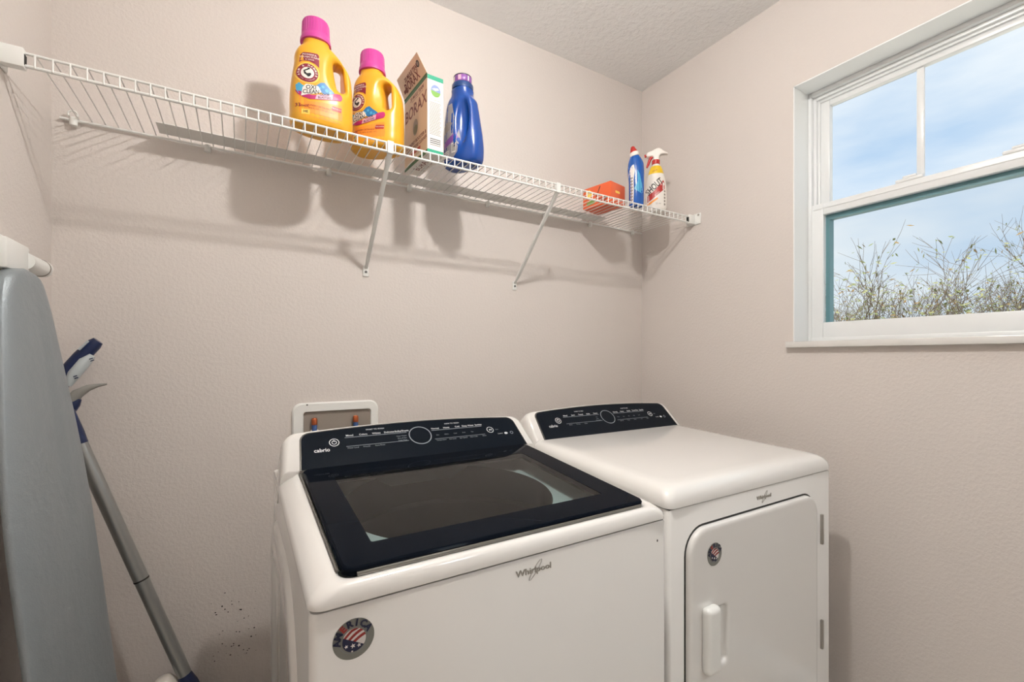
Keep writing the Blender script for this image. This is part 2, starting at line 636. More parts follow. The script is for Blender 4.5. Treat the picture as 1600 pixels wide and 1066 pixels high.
# ================================================================== outside
grd = box('ground', mat('pale_bounce_ground', srgb(206, 200, 188), 0.95, vary=(0.6, 0.1)), None, 1.5, 60, -40, 50, -3.3, -3.2, kind='structure')  # unseen ground, made pale to bounce sunlight in through the window
M_bark = mat('bark', srgb(112, 98, 82), 0.9, vary=(6, 0.15))
M_leafs = [mat('leaf_green', srgb(122, 128, 82), 0.7), mat('leaf_pale', srgb(152, 152, 106), 0.7), mat('leaf_brown', srgb(140, 116, 78), 0.8)]


def tree(name, label, x, y, z0, h, spread, seed, lean=0.0, leafy=1.0):
    rnd = random.Random(seed)
    t = thing(name, label, 'tree', (x, y, z0), group='trees beyond the window')
    trunk, br, lv = MB(), MB(), MB()
    th = h * 0.30
    trunk.tube([(0, 0, 0), (0.02, 0.03, th * 0.5), (0.04, 0.0, th)], [0.16, 0.13, 0.11], 8)

    def grow(p, d, L, r, depth):
        n = 3
        pts, rs = [p], [r]
        q, dd = p.copy(), d.copy()
        for i in range(n):
            dd = (dd + Vector((rnd.uniform(-1, 1), rnd.uniform(-1, 1), rnd.uniform(-0.3, 0.8))) * 0.13).normalized()
            q = q + dd * (L / n)
            pts.append(q.copy())
            rs.append(r * (1 - 0.45 * (i + 1) / n))
        br.tube(pts, rs, 5 if depth < 2 else 3, caps=False)
        if depth >= 2:
            for _ in range(rnd.choice((0, 1, 1, 2)) if rnd.random() < leafy else 0):
                c = rnd.choice(pts[1:]) + Vector((rnd.uniform(-1, 1), rnd.uniform(-1, 1), rnd.uniform(-1, 1))) * 0.05
                a = Vector((rnd.uniform(-1, 1), rnd.uniform(-1, 1), rnd.uniform(-1, 0.3))).normalized()
                b = a.orthogonal().normalized()
                s = rnd.uniform(0.035, 0.07) * h / 7.0
                lv.add([c, c + a * s + b * s * 0.35, c + a * s * 2, c + a * s - b * s * 0.35], [(0, 1, 2, 3)], rnd.choice((0, 0, 1, 1, 2)) if c.z > h * 0.62 else rnd.choice((0, 1, 2, 2)))
        if depth >= 4:
            return
        for k in range(rnd.choice((3, 4, 5)) if depth < 3 else rnd.choice((2, 3, 4))):
            i = rnd.randint(1, n)
            ax = Vector((rnd.uniform(-1, 1), rnd.uniform(-1, 1), rnd.uniform(-1, 1))).normalized()
            nd = (dd + ax * rnd.uniform(0.45, 0.85)).normalized()
            nd.z = max(nd.z, 0.05)
            grow(pts[i], nd.normalized(), L * rnd.uniform(0.55, 0.75), max(rs[i] * 0.62, 0.0042 * h / 7), depth + 1)

    for k in range(15):
        a = 2 * math.pi * k / 15 + rnd.uniform(-0.3, 0.3)
        up = rnd.uniform(0.45, 2.6)
        d = Vector((math.cos(a) * spread, math.sin(a) * spread, up)).normalized()
        grow(Vector((0.04, 0, th * rnd.uniform(0.75, 1.0))), d, h * rnd.uniform(0.22, 0.32), 0.042, 0)
    grow(Vector((0.04, 0, th)), Vector((0.02, 0.02 + lean, 1)), h * 0.34, 0.07, 0)
    trunk.build('trunk', M_bark, t, 60)
    br.build('branches', M_bark, t, 0)
    lv.build('foliage', M_leafs, t, 0, 'stuff')
    return t


tree('tree', 'bare branched tree with sparse olive leaves in the middle of the lower pane', 10.0, 2.6, -3.2, 7.0, 0.9, 11, leafy=1.4)
tree('tree', 'thin twiggy tree at the right edge of the lower pane', 19.0, 2.3, -3.2, 9.1, 0.8, 4, leafy=0.6)
tree('tree', 'low leafy tree at the left edge of the lower pane', 27.0, 11.3, -3.2, 9.0, 1.1, 23, leafy=1.3)
# ================================================================== washer and dryer
def rr3(x0, x1, y0, y1, r, zf, n=6):
    return [(x, y, zf(x, y)) for x, y in rrect(x0, x1, y0, y1, r, n)]


M_navy = mat('print_navy', srgb(24, 30, 62), 0.5)
M_red = mat('print_red', srgb(150, 44, 40), 0.5)
M_ink = mat('print_black', (0.015, 0.015, 0.015), 0.5)
M_silver = mat('sticker_silver', srgb(140, 142, 136), 0.35, metal=0.5)
M_swhite = mat('sticker_white', srgb(228, 222, 218), 0.5)


def flag_sticker(parent, u, z, r, yf=0.0, rot=0.0):
    p = Print([])
    p.disc(0, 0, r, M_silver, 0, 40)
    q = r * 0.57
    c = (0.0, -0.06 * r)
    inside = lambda pts: pts
    p.disc(c[0], c[1], q, M_swhite, 1, 36)
    # red stripes, slanting, upper part of the disc
    def band(o0, o1):
        pts = []
        for s, o in ((1, o0), (-1, o1)):
            for k in range(9):
                t = -1 + 2 * k / 8
                t *= s
                # a stripe bends upwards to the right
                x = t * q
                y = o * q + 0.18 * q * (1 - (t - 0.6) ** 2) + 0.18 * q * t
                d = math.hypot(x, y)
                if d > q:
                    x, y = x * q / d, y * q / d
                pts.append((c[0] + x, c[1] + y))
        return pts
    for o0, o1 in ((0.62, 0.86), (0.12, 0.38), (-0.36, -0.10)):
        p.poly(band(o0, o1), M_red, 2)
    # navy field, lower left, with stars
    pts = [(c[0] + q * math.cos(a), c[1] + q * math.sin(a)) for a in [math.radians(142 + 168 * k / 16) for k in range(17)]]
    p.poly(pts, M_navy, 3)
    for sx, sy, sr in ((-0.22, -0.42, 0.24), (-0.74, -0.20, 0.18), (0.26, -0.62, 0.20), (-0.40, -0.84, 0.12)):
        p.star(c[0] + sx * q, c[1] + sy * q, sr * q, M_swhite, 4)
    p.arc_text('AMERICA', 0, 0, r * 0.79, r * 0.46, 166, 16, M_navy, 5, 0.05, {2: M_red})
    p.ring(0, 0, r * 0.70, r * 0.715, M_printg, 1)
    cr, sr_ = math.cos(rot), math.sin(rot)
    return p.build('flag_sticker', parent, flat_map((u, yf, z), (cr, 0, sr_), (-sr_, 0, cr)))


def nameplate(parent, u0, u1, z, h, yf, th=0.0016):
    v, f = text2d('Whirlpool', 1.0, 0.012)
    xs = [a for a, b in v]
    s = (u1 - u0) / (max(xs) - min(xs))
    k = h / 0.72 / s if s else 1
    uc = (u0 + u1) / 2
    mb = MB()
    V = [(uc + a * s, yf - th, z + b * h * 1.25) for a, b in v]
    mb.add(V, [q[::-1] for q in f])
    mb.add([(x, yf, zz) for x, _, zz in V], f)
    # side walls of the raised letters
    from collections import Counter
    cnt = Counter()
    for q in f:
        for i in range(len(q)):
            cnt[(q[i], q[(i + 1) % len(q)])] += 1
    n = len(v)
    walls = [(a, b, b + n, a + n) for (a, b) in cnt if (b, a) not in cnt]
    mb.add(V + [(x, yf, zz) for x, _, zz in V], walls)
    # swoosh ring round the middle
    w_ = u1 - u0
    ring = [(uc + 0.04 * w_ + 0.17 * w_ * math.sin(t) + 0.055 * w_ * math.cos(t), yf - th * 0.6, z + 1.35 * h * math.sin(t) - 0.10 * h * math.cos(t)) for t in [2 * math.pi * k / 28 for k in range(29)]]
    mb.tube(ring, 0.0007, 5)
    return mb.build('nameplate', M_chrome, parent, 30)


def console(parent, W, v0, z0, v1, z1, hmid, hend, panel_lr, panel_mid, panel_end, layout):
    """slanted control console: outline in the face plane (u, t)"""
    T_ = np.array([0, v1 - v0, z1 - z0])
    T_ /= np.linalg.norm(T_)
    N = np.cross([1, 0, 0], T_)        # out of the face
    P0 = np.array([0, v0, z0])

    def outline(l, r, b, he, hm, rc, n=8):
        pts = [(l, b), (r, b)]
        pts_top = []
        for k in range(n + 1):
            a = math.radians(90 * k / n)
            pts_top.append((r - rc * 0.25 - rc + rc * math.cos(a), he - rc + rc * math.sin(a)))
        m = 22
        xs = r - rc * 1.25, l + rc * 1.25
        for k in range(1, m):
            t = k / m
            pts_top.append((xs[0] + (xs[1] - xs[0]) * t, he + (hm - he) * (1 - (2 * t - 1) ** 2)))
        for k in range(n + 1):
            a = math.radians(90 + 90 * k / n)
            pts_top.append((l + rc * 0.25 + rc + rc * math.cos(a), he - rc + rc * math.sin(a)))
        return pts + pts_top

    def place(pts, d):
        return [tuple(P0 + np.array([1, 0, 0]) * a + T_ * b + N * d) for a, b in pts]

    rings = [place(outline(-0.002, W + 0.002, -0.03, hend, hmid, 0.034), -0.085),
             place(outline(0.0, W, -0.02, hend, hmid, 0.034), -0.03),
             place(outline(0.004, W - 0.004, -0.012, hend - 0.002, hmid - 0.002, 0.033), -0.012),
             place(outline(0.010, W - 0.010, -0.008, hend - 0.006, hmid - 0.006, 0.031), -0.004),
             place(outline(0.020, W - 0.020, -0.004, hend - 0.011, hmid - 0.010, 0.028), 0.0)]
    c = MB().loft(rings).build('console', M_enamel, parent, 45)
    l, r = panel_lr
    b = MB().loft([place(outline(l - 0.004, r + 0.004, -0.009, panel_end + 0.004, panel_mid + 0.004, 0.026), 0.0002),
                   place(outline(l - 0.003, r + 0.003, -0.009, panel_end + 0.003, panel_mid + 0.003, 0.026), 0.0018)]).build('panel_bezel', M_bezel, c, 30)
    p = MB().loft([place(outline(l, r, -0.008, panel_end, panel_mid, 0.024), 0.0012),
                   place(outline(l, r, -0.008, panel_end, panel_mid, 0.024), 0.0026),
                   place(outline(l + 0.001, r - 0.001, -0.007, panel_end - 0.001, panel_mid - 0.001, 0.023), 0.0030)]).build('control_panel', M_panel, c, 5)
    pr = Print([])
    layout(pr)
    pr.build('panel_lettering', c, flat_map(P0 + N * 0.0031, (1, 0, 0), T_), eps=0.0002)
    return c


def panel_words(c, dx, words):
    """artwork of the control panel, u centre c; dx scales widths"""
    def lay(p):
        p.ring(c, 0.062, 0.0285, 0.0310, M_printg, 0, 48, 1.04)
        p.text(words['brand'], c - 0.257 * dx, 0.043, 0.0155, M_print, 0, sx=0.95, bold=0.012)
        p.ring(c - 0.226 * dx, 0.064, 0.0105, 0.0122, M_print, 0)
        p.ring(c - 0.226 * dx, 0.064, 0.0046, 0.0062, M_print, 0)
        p.rect(c - 0.2267 * dx, c - 0.2253 * dx, 0.065, 0.072, M_print, 1)
        p.text(words['h1'], c - 0.118 * dx, 0.097, 0.0062, M_print, 0)
        p.text(words['h2'], c + 0.105 * dx, 0.095, 0.0062, M_print, 0)
        p.rect(c - 0.199 * dx, c - 0.036, 0.0755, 0.0770, M_printg, 0)
        p.rect(c + 0.036, c + 0.196 * dx, 0.0740, 0.0755, M_printg, 0)
        p.rect(c - 0.199 * dx, c - 0.036, 0.0470, 0.0482, M_printg, 0)
        p.rect(c + 0.038, c + 0.196 * dx, 0.0430, 0.0442, M_printg, 0)
        for k, s in enumerate(words['r1']):
            p.text(s, c + (-0.186 + 0.0345 * k) * dx, 0.0825, 0.0076, M_print, 0, bold=0.01)
        for k, s in enumerate(words['r2']):
            p.text(s, c + (0.049 + 0.0345 * k) * dx, 0.0810, 0.0076, M_print, 0, bold=0.01)
        for k, s in enumerate(words['r3']):
            p.text(s, c + (-0.183 + 0.034 * k) * dx, 0.0420, 0.0056, M_printg, 0)
        for k, s in enumerate(words['r4']):
            p.text(s, c + (0.056 + 0.034 * k) * dx, 0.0385, 0.0056, M_printg, 0)
        for k, s in enumerate(words['r5']):
            p.text(s, c - 0.052 * dx, 0.0655 - 0.0075 * k, 0.0050, M_printg, 0)
        for k, s in enumerate(words['r6']):
            p.text(s, c + (0.050 + 0.027 * k) * dx, 0.0570, 0.0050, M_printg, 0)
        p.ring(c + 0.219 * dx, 0.058, 0.0095, 0.0112, M_print, 0)
        p.poly([(c + 0.216 * dx, 0.0615), (c + 0.216 * dx, 0.0545), (c + 0.2215 * dx, 0.058)], M_print, 0)
        p.rect(c + 0.2225 * dx, c + 0.2240 * dx, 0.0545, 0.0615, M_print, 0)
        p.text('Start', c + 0.242 * dx, 0.057, 0.0050, M_printg, 0)
        p.text('Control', c + 0.247 * dx, 0.0405, 0.0052, M_print, 0)
        p.disc(c + 0.267 * dx, 0.040, 0.0058, M_print, 0, 16, 0.0040)
        p.ring(c + 0.287 * dx, 0.040, 0.0038, 0.0054, M_printg, 0, 14)
    return lay


# ---- washing machine
WW = 0.712
washer = thing('washing_machine', 'white top loading washing machine with black glass lid', 'washing machine', (-1.675, -0.971, 0), math.radians(0.4))
zs = lambda u, v: 0.8745 + 0.078 * max(v, 0)                     # seam between cabinet and top
cabz = lambda u, v: zs(u, v) - 0.004
cab = MB().loft([rr3(0.0, WW, 0, 0.69, 0.012, lambda u, v: 0.02), rr3(0.0, WW, 0, 0.69, 0.012, lambda u, v: cabz(u, v) - 0.006),
                 rr3(0.002, WW - 0.002, 0.002, 0.688, 0.011, lambda u, v: cabz(u, v) - 0.001), rr3(0.006, WW - 0.006, 0.006, 0.684, 0.010, cabz),
                 rr3(0.014, WW - 0.014, 0.014, 0.676, 0.008, lambda u, v: cabz(u, v) - 0.002)], True, False).build('cabinet', M_enamel, washer, 45)
# stamped panel on the side
def side_panel(x, s):
    lo = lambda v0, v1, z0, z1, r, xx: [(xx, v, z) for v, z in rrect(v0, v1, z0, z1, r, 8)]
    rg = [lo(0.13, 0.66, 0.05, 0.83, (0.03, 0.03, 0.12, 0.20), x), lo(0.135, 0.655, 0.055, 0.825, (0.03, 0.03, 0.12, 0.197), x + s * 0.006),
          lo(0.145, 0.645, 0.065, 0.815, (0.03, 0.03, 0.115, 0.19), x + s * 0.009), lo(0.20, 0.59, 0.12, 0.76, (0.03, 0.03, 0.09, 0.16), x + s * 0.009),
          lo(0.215, 0.575, 0.135, 0.745, (0.03, 0.03, 0.085, 0.15), x + s * 0.004)]
    if s < 0:
        rg = [l[::-1] for l in rg]
    return MB().loft(rg, False, True).build('stamped_side_panel', M_enamel, washer, 50)
side_panel(0.0, -1)
box('seam_gap', M_gap, washer, 0.010, WW - 0.010, 0.008, 0.012, 0.866, 0.880)
for u in (0.05, WW - 0.05):
    for v in (0.06, 0.63):
        MB().lathe([(0.022, 0), (0.022, 0.008), (0.012, 0.012), (0.012, 0.021)], (u, v, 0), 14).build('foot', M_gap, washer)
# top panel: loops of (side inset, front inset, height)
VB = 0.60
def tl(i, fr, h, r):
    return rr3(-0.002 + i, WW + 0.002 - i, -0.003 + fr, VB - i * 0.2, r, lambda u, v: zs(u, v) + h, 8)
LU0, LU1, LV0, LV1 = 0.046, 0.670, 0.020, 0.497
lz = lambda u, v: 0.911 + 0.0955 * v                            # upper face of the lid
rim = lambda d, h, r: [(x, y, lz(x, y) + h) for x, y in rrect(LU0 - d, LU1 + d, LV0 - d * 0.5, LV1 + 0.02, r, 8)]
top = MB().loft([tl(0, 0, 0, 0.022), tl(0.0, 0.0, 0.006, 0.022), tl(0.006, 0.001, 0.014, 0.024), tl(0.016, 0.003, 0.021, 0.026),
                 tl(0.025, 0.007, 0.0265, 0.028),
                 rim(0.009, -0.0105, 0.026), rim(0.004, -0.0125, 0.024), rim(0.001, -0.016, 0.022), rim(0.0, -0.030, 0.020)], False, False).build('top_panel', M_enamel, washer, 50)
# lid
def ll(i, h, r):
    return [(x, y, lz(x, y) + h) for x, y in rrect(LU0 + i, LU1 - i, LV0 + i, LV1 - i, r, 8)]
GU0, GU1, GV0, GV1 = 0.104, 0.606, 0.088, 0.415
wi = lambda h: [(x, y, lz(x, y) + h) for x, y in rrect(GU0, GU1, GV0, GV1, 0.004, 8)]
lid = MB().loft([ll(0.006, -0.016, 0.018), ll(0.001, -0.012, 0.020), ll(0.0, -0.004, 0.020), ll(0.002, -0.001, 0.019), ll(0.005, 0.0, 0.017), wi(0.0), wi(-0.012), ll(0.010, -0.016, 0.015)], False, False).build('lid', M_black, washer, 8)
MB().add(wi(-0.0006), [tuple(range(36))]).build('lid_window', M_lidglass, lid, 0)
MB().tube([(LU0 + 0.02, LV0 - 0.002, lz(0, LV0) - 0.0085), (LU1 - 0.02, LV0 - 0.002, lz(0, LV0) - 0.0085)], 0.0035, 8).build('lid_edge_strip', M_bezel, lid)
MB().tube([(LU0 - 0.003, LV0 + 0.02, lz(0, LV0 + 0.02) - 0.009), (LU0 - 0.003, LV1, lz(0, LV1) - 0.009)], 0.0022, 8).build('lid_side_strip', M_bezel, lid)
# inside: deck ring, tub
dz = lambda u, v: lz(u, v) - 0.052
nn = 36
cc = (0.355, 0.330)
ang = [2 * math.pi * k / 72 for k in range(72)]
sq = []
for a in ang:
    c_, s_ = math.cos(a), math.sin(a)
    r_ = min(((LU1 - 0.002 - cc[0]) if c_ > 0 else (cc[0] - LU0 - 0.002)) / max(abs(c_), 1e-6), ((LV1 + 0.10 - cc[1]) if s_ > 0 else (cc[1] - LV0 - 0.002)) / max(abs(s_), 1e-6))
    sq.append((cc[0] + r_ * c_, cc[1] + r_ * s_))
circ = lambda r, z: [(cc[0] + 1.14 * r * math.cos(a), cc[1] + r * math.sin(a), z if z is not None else dz(0, cc[1] + r * math.sin(a))) for a in ang]
MB().loft([[(x, y, dz(x, y)) for x, y in sq], circ(0.218, None)], False, False).build('inner_deck', M_plast, washer, 30)
MB().loft([circ(0.218, None), circ(0.216, 0.82), circ(0.236, 0.80), circ(0.245, 0.55), circ(0.235, 0.45), circ(0.05, 0.46), circ(0.01, 0.50)], False, True).build('tub', M_steel, washer, 40)
console(washer, WW, 0.500, 0.961, 0.590, 1.041, 0.128, 0.116, (0.046, WW - 0.040), 0.113, 0.101, panel_words(0.353, 1.0, dict(
    brand='cabrio', h1='WHAT TO WASH', h2='HOW TO WASH', r1=('Mixed', 'Colors', 'Whites', 'Delicates', 'Bulky/Sheets'), r2=('Normal', 'Heavy', 'Cold', 'Deep Water', 'Sanitize'),
    r3=('Water Level', 'Presoak', 'Extra Rinse'), r4=('Temperature', 'Soil Level', 'Spin Speed', 'Fabric Soft.', 'Rinse'), r5=('Clean Washer', 'Rinse & Spin', 'Delay Wash'), r6=('Hot', 'Warm', 'Cool', 'Cold', 'Tap')))
        )
nameplate(washer, 0.327, 0.402, 0.8455, 0.012, -0.0002)
flag_sticker(washer, 0.0575, 0.8235, 0.0285, -0.0002, 0.25)
Print([]).disc(0.682, 0.830, 0.002, M_ink, 0, 8, 0.003).build('chip_mark', washer, flat_map((0, -0.0002, 0), (1, 0, 0), (0, 0, 1)))

# ---- dryer
DW = 0.737
dryer = thing('clothes_dryer', 'white front loading dryer standing beside the washer', 'dryer', (-0.925, -0.94, 0), 0.0)
ds = lambda u, v: 0.8755 + 0.045 * max(v, 0)
dcz = lambda u, v: ds(u, v) - 0.004
MB().loft([rr3(0, DW, 0, 0.70, 0.010, lambda u, v: 0.02), rr3(0, DW, 0, 0.70, 0.010, lambda u, v: dcz(u, v) - 0.004),
           rr3(0.003, DW - 0.003, 0.003, 0.697, 0.009, dcz)]).build('cabinet', M_enamel, dryer, 45)
box('seam_gap', M_gap, dryer, 0.006, DW - 0.006, 0.004, 0.60, 0.868, 0.8765)
for u in (0.05, DW - 0.05):
    for v in (0.06, 0.63):
        MB().lathe([(0.022, 0), (0.022, 0.008), (0.012, 0.012), (0.012, 0.021)], (u, v, 0), 14).build('foot', M_gap, dryer)
def dl(i, h, r):
    return rr3(-0.002 + i, DW + 0.002 - i, -0.003 + i, 0.66 - i * 0.2, r, lambda u, v: ds(u, v) + h, 8)
MB().loft([dl(0, 0, 0.02), dl(0, 0.012, 0.02), dl(0.003, 0.024, 0.022), dl(0.010, 0.035, 0.026), dl(0.020, 0.0415, 0.03), dl(0.036, 0.0448, 0.034), dl(0.06, 0.0455, 0.04)], True, True).build('top_panel', M_enamel, dryer, 50)
console(dryer, DW, 0.550, 0.949, 0.630, 1.032, 0.134, 0.120, (0.044, DW - 0.036), 0.119, 0.106, panel_words(0.366, 1.03, dict(
    brand='cabrio', h1='WHAT TO DRY', h2='HOW TO DRY', r1=('Mixed', 'Jeans', 'Towels', 'Bulky', 'Sheets'), r2=('Normal', 'Heavy', 'Quick', 'Timed Dry', 'Sanitize'),
    r3=('Damp', 'Wrinkle', 'Steam'), r4=('Dryness', 'Temp', 'Time', 'Less', 'More'), r5=('Eco', 'Static', 'Drum Light'), r6=('More', 'Less', 'Dry', 'High', 'Low'))))
# door with a scooped handle
DU0, DU1, DZ0, DZ1 = 0.057, 0.638, 0.15, 0.818
dc, dh = ((DU0 + DU1) / 2, (DZ0 + DZ1) / 2), ((DU1 - DU0) / 2, (DZ1 - DZ0) / 2)
def door_sdf(x, y, z):
    qx, qz = abs(x - dc[0]) - dh[0] + 0.062, abs(z - dc[1]) - dh[1] + 0.062
    d2 = np.sqrt(np.maximum(qx, 0) ** 2 + np.maximum(qz, 0) ** 2) + np.minimum(np.maximum(qx, qz), 0) - 0.062
    d = smax(d2, abs(y) - 0.013, 0.008)
    pocket = sd_rbox(x, y, z, (0.168, -0.013, 0.545), (0.030, 0.0105, 0.070), 0.0095)
    return smax(d, -pocket, 0.005)
door = sdf_obj('door', door_sdf, (DU0, -0.016, DZ0), (DU1, 0.016, DZ1), 0.0042, M_enamel, dryer)
MB().loft([[(x, 0.002, z) for x, z in rrect(DU0 - 0.005, DU1 + 0.004, DZ0 - 0.004, DZ1 + 0.005, 0.066, 8)], [(x, -0.0006, z) for x, z in rrect(DU0 - 0.005, DU1 + 0.004, DZ0 - 0.004, DZ1 + 0.005, 0.066, 8)]]).build('door_gap', M_gap, dryer, 30)
def grip_sdf(x, y, z):
    a = sd_rbox(x, y, z, (0.122, -0.022, 0.555), (0.025, 0.013, 0.079), 0.012)
    return smax(a, -(sd_rbox(x, y, z, (0.156, -0.014, 0.555), (0.016, 0.010, 0.068), 0.006)), 0.004)
sdf_obj('handle', grip_sdf, (0.095, -0.038, 0.47), (0.15, -0.006, 0.64), 0.003, M_plast, door)
for z0, z1 in ((0.655, 0.745), (0.338, 0.425)):
    box('hinge', M_chrome, dryer, 0.676, 0.685, -0.007, 0.004, z0, z1, bevel=0.0015)
nameplate(dryer, 0.343, 0.410, 0.8465, 0.011, -0.0002)
flag_sticker(door, 0.146, 0.748, 0.0275, -0.0132, 0.12)

# ================================================================== water supply box in the wall
ob_ = thing('washer_outlet_box', 'white recessed water supply box on the wall behind the washer', 'outlet box', (-1.4725, 0, 0.99))
lo = lambda a, b, c, d, r, y: [(x, y, z) for x, z in rrect(a, b, c, d, r, 6)][::-1]
MB().loft([lo(-0.1385, 0.1385, -0.12, 0.081, 0.030, -0.0005), lo(-0.1385, 0.1385, -0.12, 0.081, 0.030, -0.006), lo(-0.134, 0.134, -0.116, 0.0765, 0.028, -0.011),
           lo(-0.106, 0.113, -0.09, 0.052, 0.010, -0.011), lo(-0.104, 0.111, -0.088, 0.050, 0.009, -0.003)], False, False).build('face_frame', M_plast, ob_, 40)
M_boxin = mat('box_inside', srgb(150, 140, 130), 0.5)
MB().add([(x, -0.0025, z) for x, z in rrect(-0.105, 0.112, -0.089, 0.051, 0.009, 6)][::-1], [tuple(range(28))]).build('back_plate', M_boxin, ob_, 0)
M_copper = mat('copper', srgb(180, 100, 64), 0.3, metal=0.9)
M_bluehose = mat('blue_valve', srgb(66, 96, 150), 0.4)
for u in (-0.072, 0.060):
    vv = MB().lathe([(0.0085, -0.05), (0.0085, 0.012), (0.006, 0.014)], (u, -0.013, 0), 12).build('valve', M_bluehose, ob_)
    MB().lathe([(0.0095, 0.008), (0.0095, 0.026), (0.007, 0.030), (0.003, 0.031)], (u, -0.013, 0), 12).build('copper_pipe', M_copper, vv)
    MB().tube([(u - 0.012, -0.013, -0.012), (u + 0.012, -0.013, -0.012)], 0.004, 8).build('valve_lever', M_chrome, vv)
Print([]).disc(-0.094, 0.0745, 0.003, M_ink, 0, 8, 0.0022).build('chip_mark', ob_, flat_map((0, -0.0111, 0), (1, 0, 0), (0, 0, 1)))

# ================================================================== wire shelf
ZS, YSF, LIP = 1.853, -0.305, 0.026
shelf = thing('wire_shelf', 'long white wire shelf across the wall above the machines', 'shelf', (XL, 0, ZS))
SX = -XL
def bar(name, x0, x1, y, z, r, seg=10):
    return MB().tube([(x0, y, z), (x1, y, z)], r, seg).build(name, M_wire, shelf, 60)
bar('back_rail', 0.018, SX - 0.012, -0.009, -0.004, 0.0034)
bar('front_rail', 0.012, SX - 0.012, YSF, 0.0, 0.0030)
bar('lip_rail', 0.012, SX - 0.012, YSF, -LIP, 0.0036)
w0 = MB().tube([(0, -0.005, 0.0005), (0, YSF + 0.004, 0.0005), (0, YSF - 0.002, -0.001), (0, YSF - 0.0035, -0.005), (0, YSF - 0.0035, -LIP - 0.002)], [0.0014, 0.0014, 0.0016, 0.0017, 0.0017], 6).build('wire', M_wire, shelf, 60)
w0.location = (0.055, 0, 0)
n_w = int((SX - 0.055 - 0.02) / 0.0272) + 1
for k in range(1, n_w):
    share(w0, 'wire', shelf, (0.055 + 0.0272 * k, 0, 0))
def clip():
    m = MB()
    m.lathe([(0.0085, -0.016), (0.0085, 0.002), (0.006, 0.006), (0.004, 0.007)], (0, -0.010, -0.003), 10)
    return m.build('wall_clip', M_plast, shelf, 50)
c0 = clip()
xs_ = [-2.133, -1.838, -1.499, -1.221, -0.895, -0.612, -0.352, -0.077]
c0.location = (xs_[0] - XL, 0, 0)
for x in xs_[1:]:
    share(c0, 'wall_clip', shelf, (x - XL, 0, 0))
hk = MB().tube([(0.045 + 0.0095 * math.cos(a), -0.016, 0.008 + 0.0095 * math.sin(a)) for a in [math.radians(-40 + 260 * k / 12) for k in range(13)]], 0.0024, 6).build('clip_hook', M_plast, shelf, 60)
for s, x in ((1, 0.0), (-1, SX)):
    eb = MB()
    eb.box(min(x, x + s * 0.004), max(x, x + s * 0.004), -0.345, -0.27, -0.036, 0.012)
    eb.box(min(x, x + s * 0.040), max(x, x + s * 0.040), -0.316, -0.295, -0.033, 0.007)
    e_ = eb.build('end_bracket', M_plast, shelf, 35, None, 0.002)
    MB().tube([(x + s * 0.003, -0.334, 0.004), (x + s * 0.006, -0.334, 0.004)], 0.0045, 10).build('screw', M_chrome, e_)
    hole = MB().box(min(x + s * 0.0398, x + s * 0.0404), max(x + s * 0.0398, x + s * 0.0404), -0.312, -0.299, -0.026, -0.004).build('socket', M_gap, e_, 0)
for bx in (-1.376, -0.762):
    x = bx - XL
    br = MB()
    A, B = Vector((x, YSF + 0.004, -LIP - 0.002)), Vector((x, -0.006, -0.318))
    d = (B - A).normalized()
    up = Vector((1, 0, 0))
    nrm = d.cross(up).normalized()
    loops = []
    for t, w, th in ((0.0, 0.0075, 0.003), (0.06, 0.0085, 0.004), (0.12, 0.0062, 0.005), (0.9, 0.0062, 0.005), (0.97, 0.005, 0.003), (1.0, 0.006, 0.002)):
        p = A.lerp(B, t)
        loops.append([p + up * w + nrm * th, p - up * w + nrm * th, p - up * w - nrm * th, p + up * w - nrm * th])
    br.loft([l[::-1] for l in loops])
    b_ = br.build('support_brace', M_wire, shelf, 35, None, 0.0012)
    box('hook_plate', M_wire, b_, x - 0.009, x + 0.009, YSF - 0.0075, YSF + 0.006, -LIP - 0.006, 0.004, bevel=0.001)
    box('foot_plate', M_wire, b_, x - 0.010, x + 0.010, -0.0042, -0.0005, -0.347, -0.312, bevel=0.0015)
    MB().tube([(x, -0.004, -0.331), (x, -0.0065, -0.331)], 0.0045, 10).build('screw', mat('screw_grey', srgb(110, 110, 108), 0.35, metal=0.7), b_)
ZT = ZS + 0.0028                                                 # things stand here
liner = box('shelf_liner', mat('liner_white', srgb(232, 230, 226), 0.5), None, -1.951, -0.33, -0.093, -0.021, ZT + 0.0004, ZT + 0.0026)
tag(liner, 'thin white liner strip lying along the back of the wire shelf', 'shelf liner')
ZL = ZT + 0.0030
# ================================================================== things on the shelf
def interp(z, tab):
    zz = np.array([a for a, _ in tab])
    vv = np.array([b for _, b in tab])
    # smooth monotone-ish interpolation
    i = np.clip(np.searchsorted(zz, z) - 1, 0, len(zz) - 2)
    t = np.clip((z - zz[i]) / (zz[i + 1] - zz[i]), 0, 1)
    m = np.gradient(vv, zz)
    h = zz[i + 1] - zz[i]
    return (2 * t ** 3 - 3 * t ** 2 + 1) * vv[i] + (t ** 3 - 2 * t ** 2 + t) * h * m[i] + (-2 * t ** 3 + 3 * t ** 2) * vv[i + 1] + (t ** 3 - t ** 2) * h * m[i + 1]


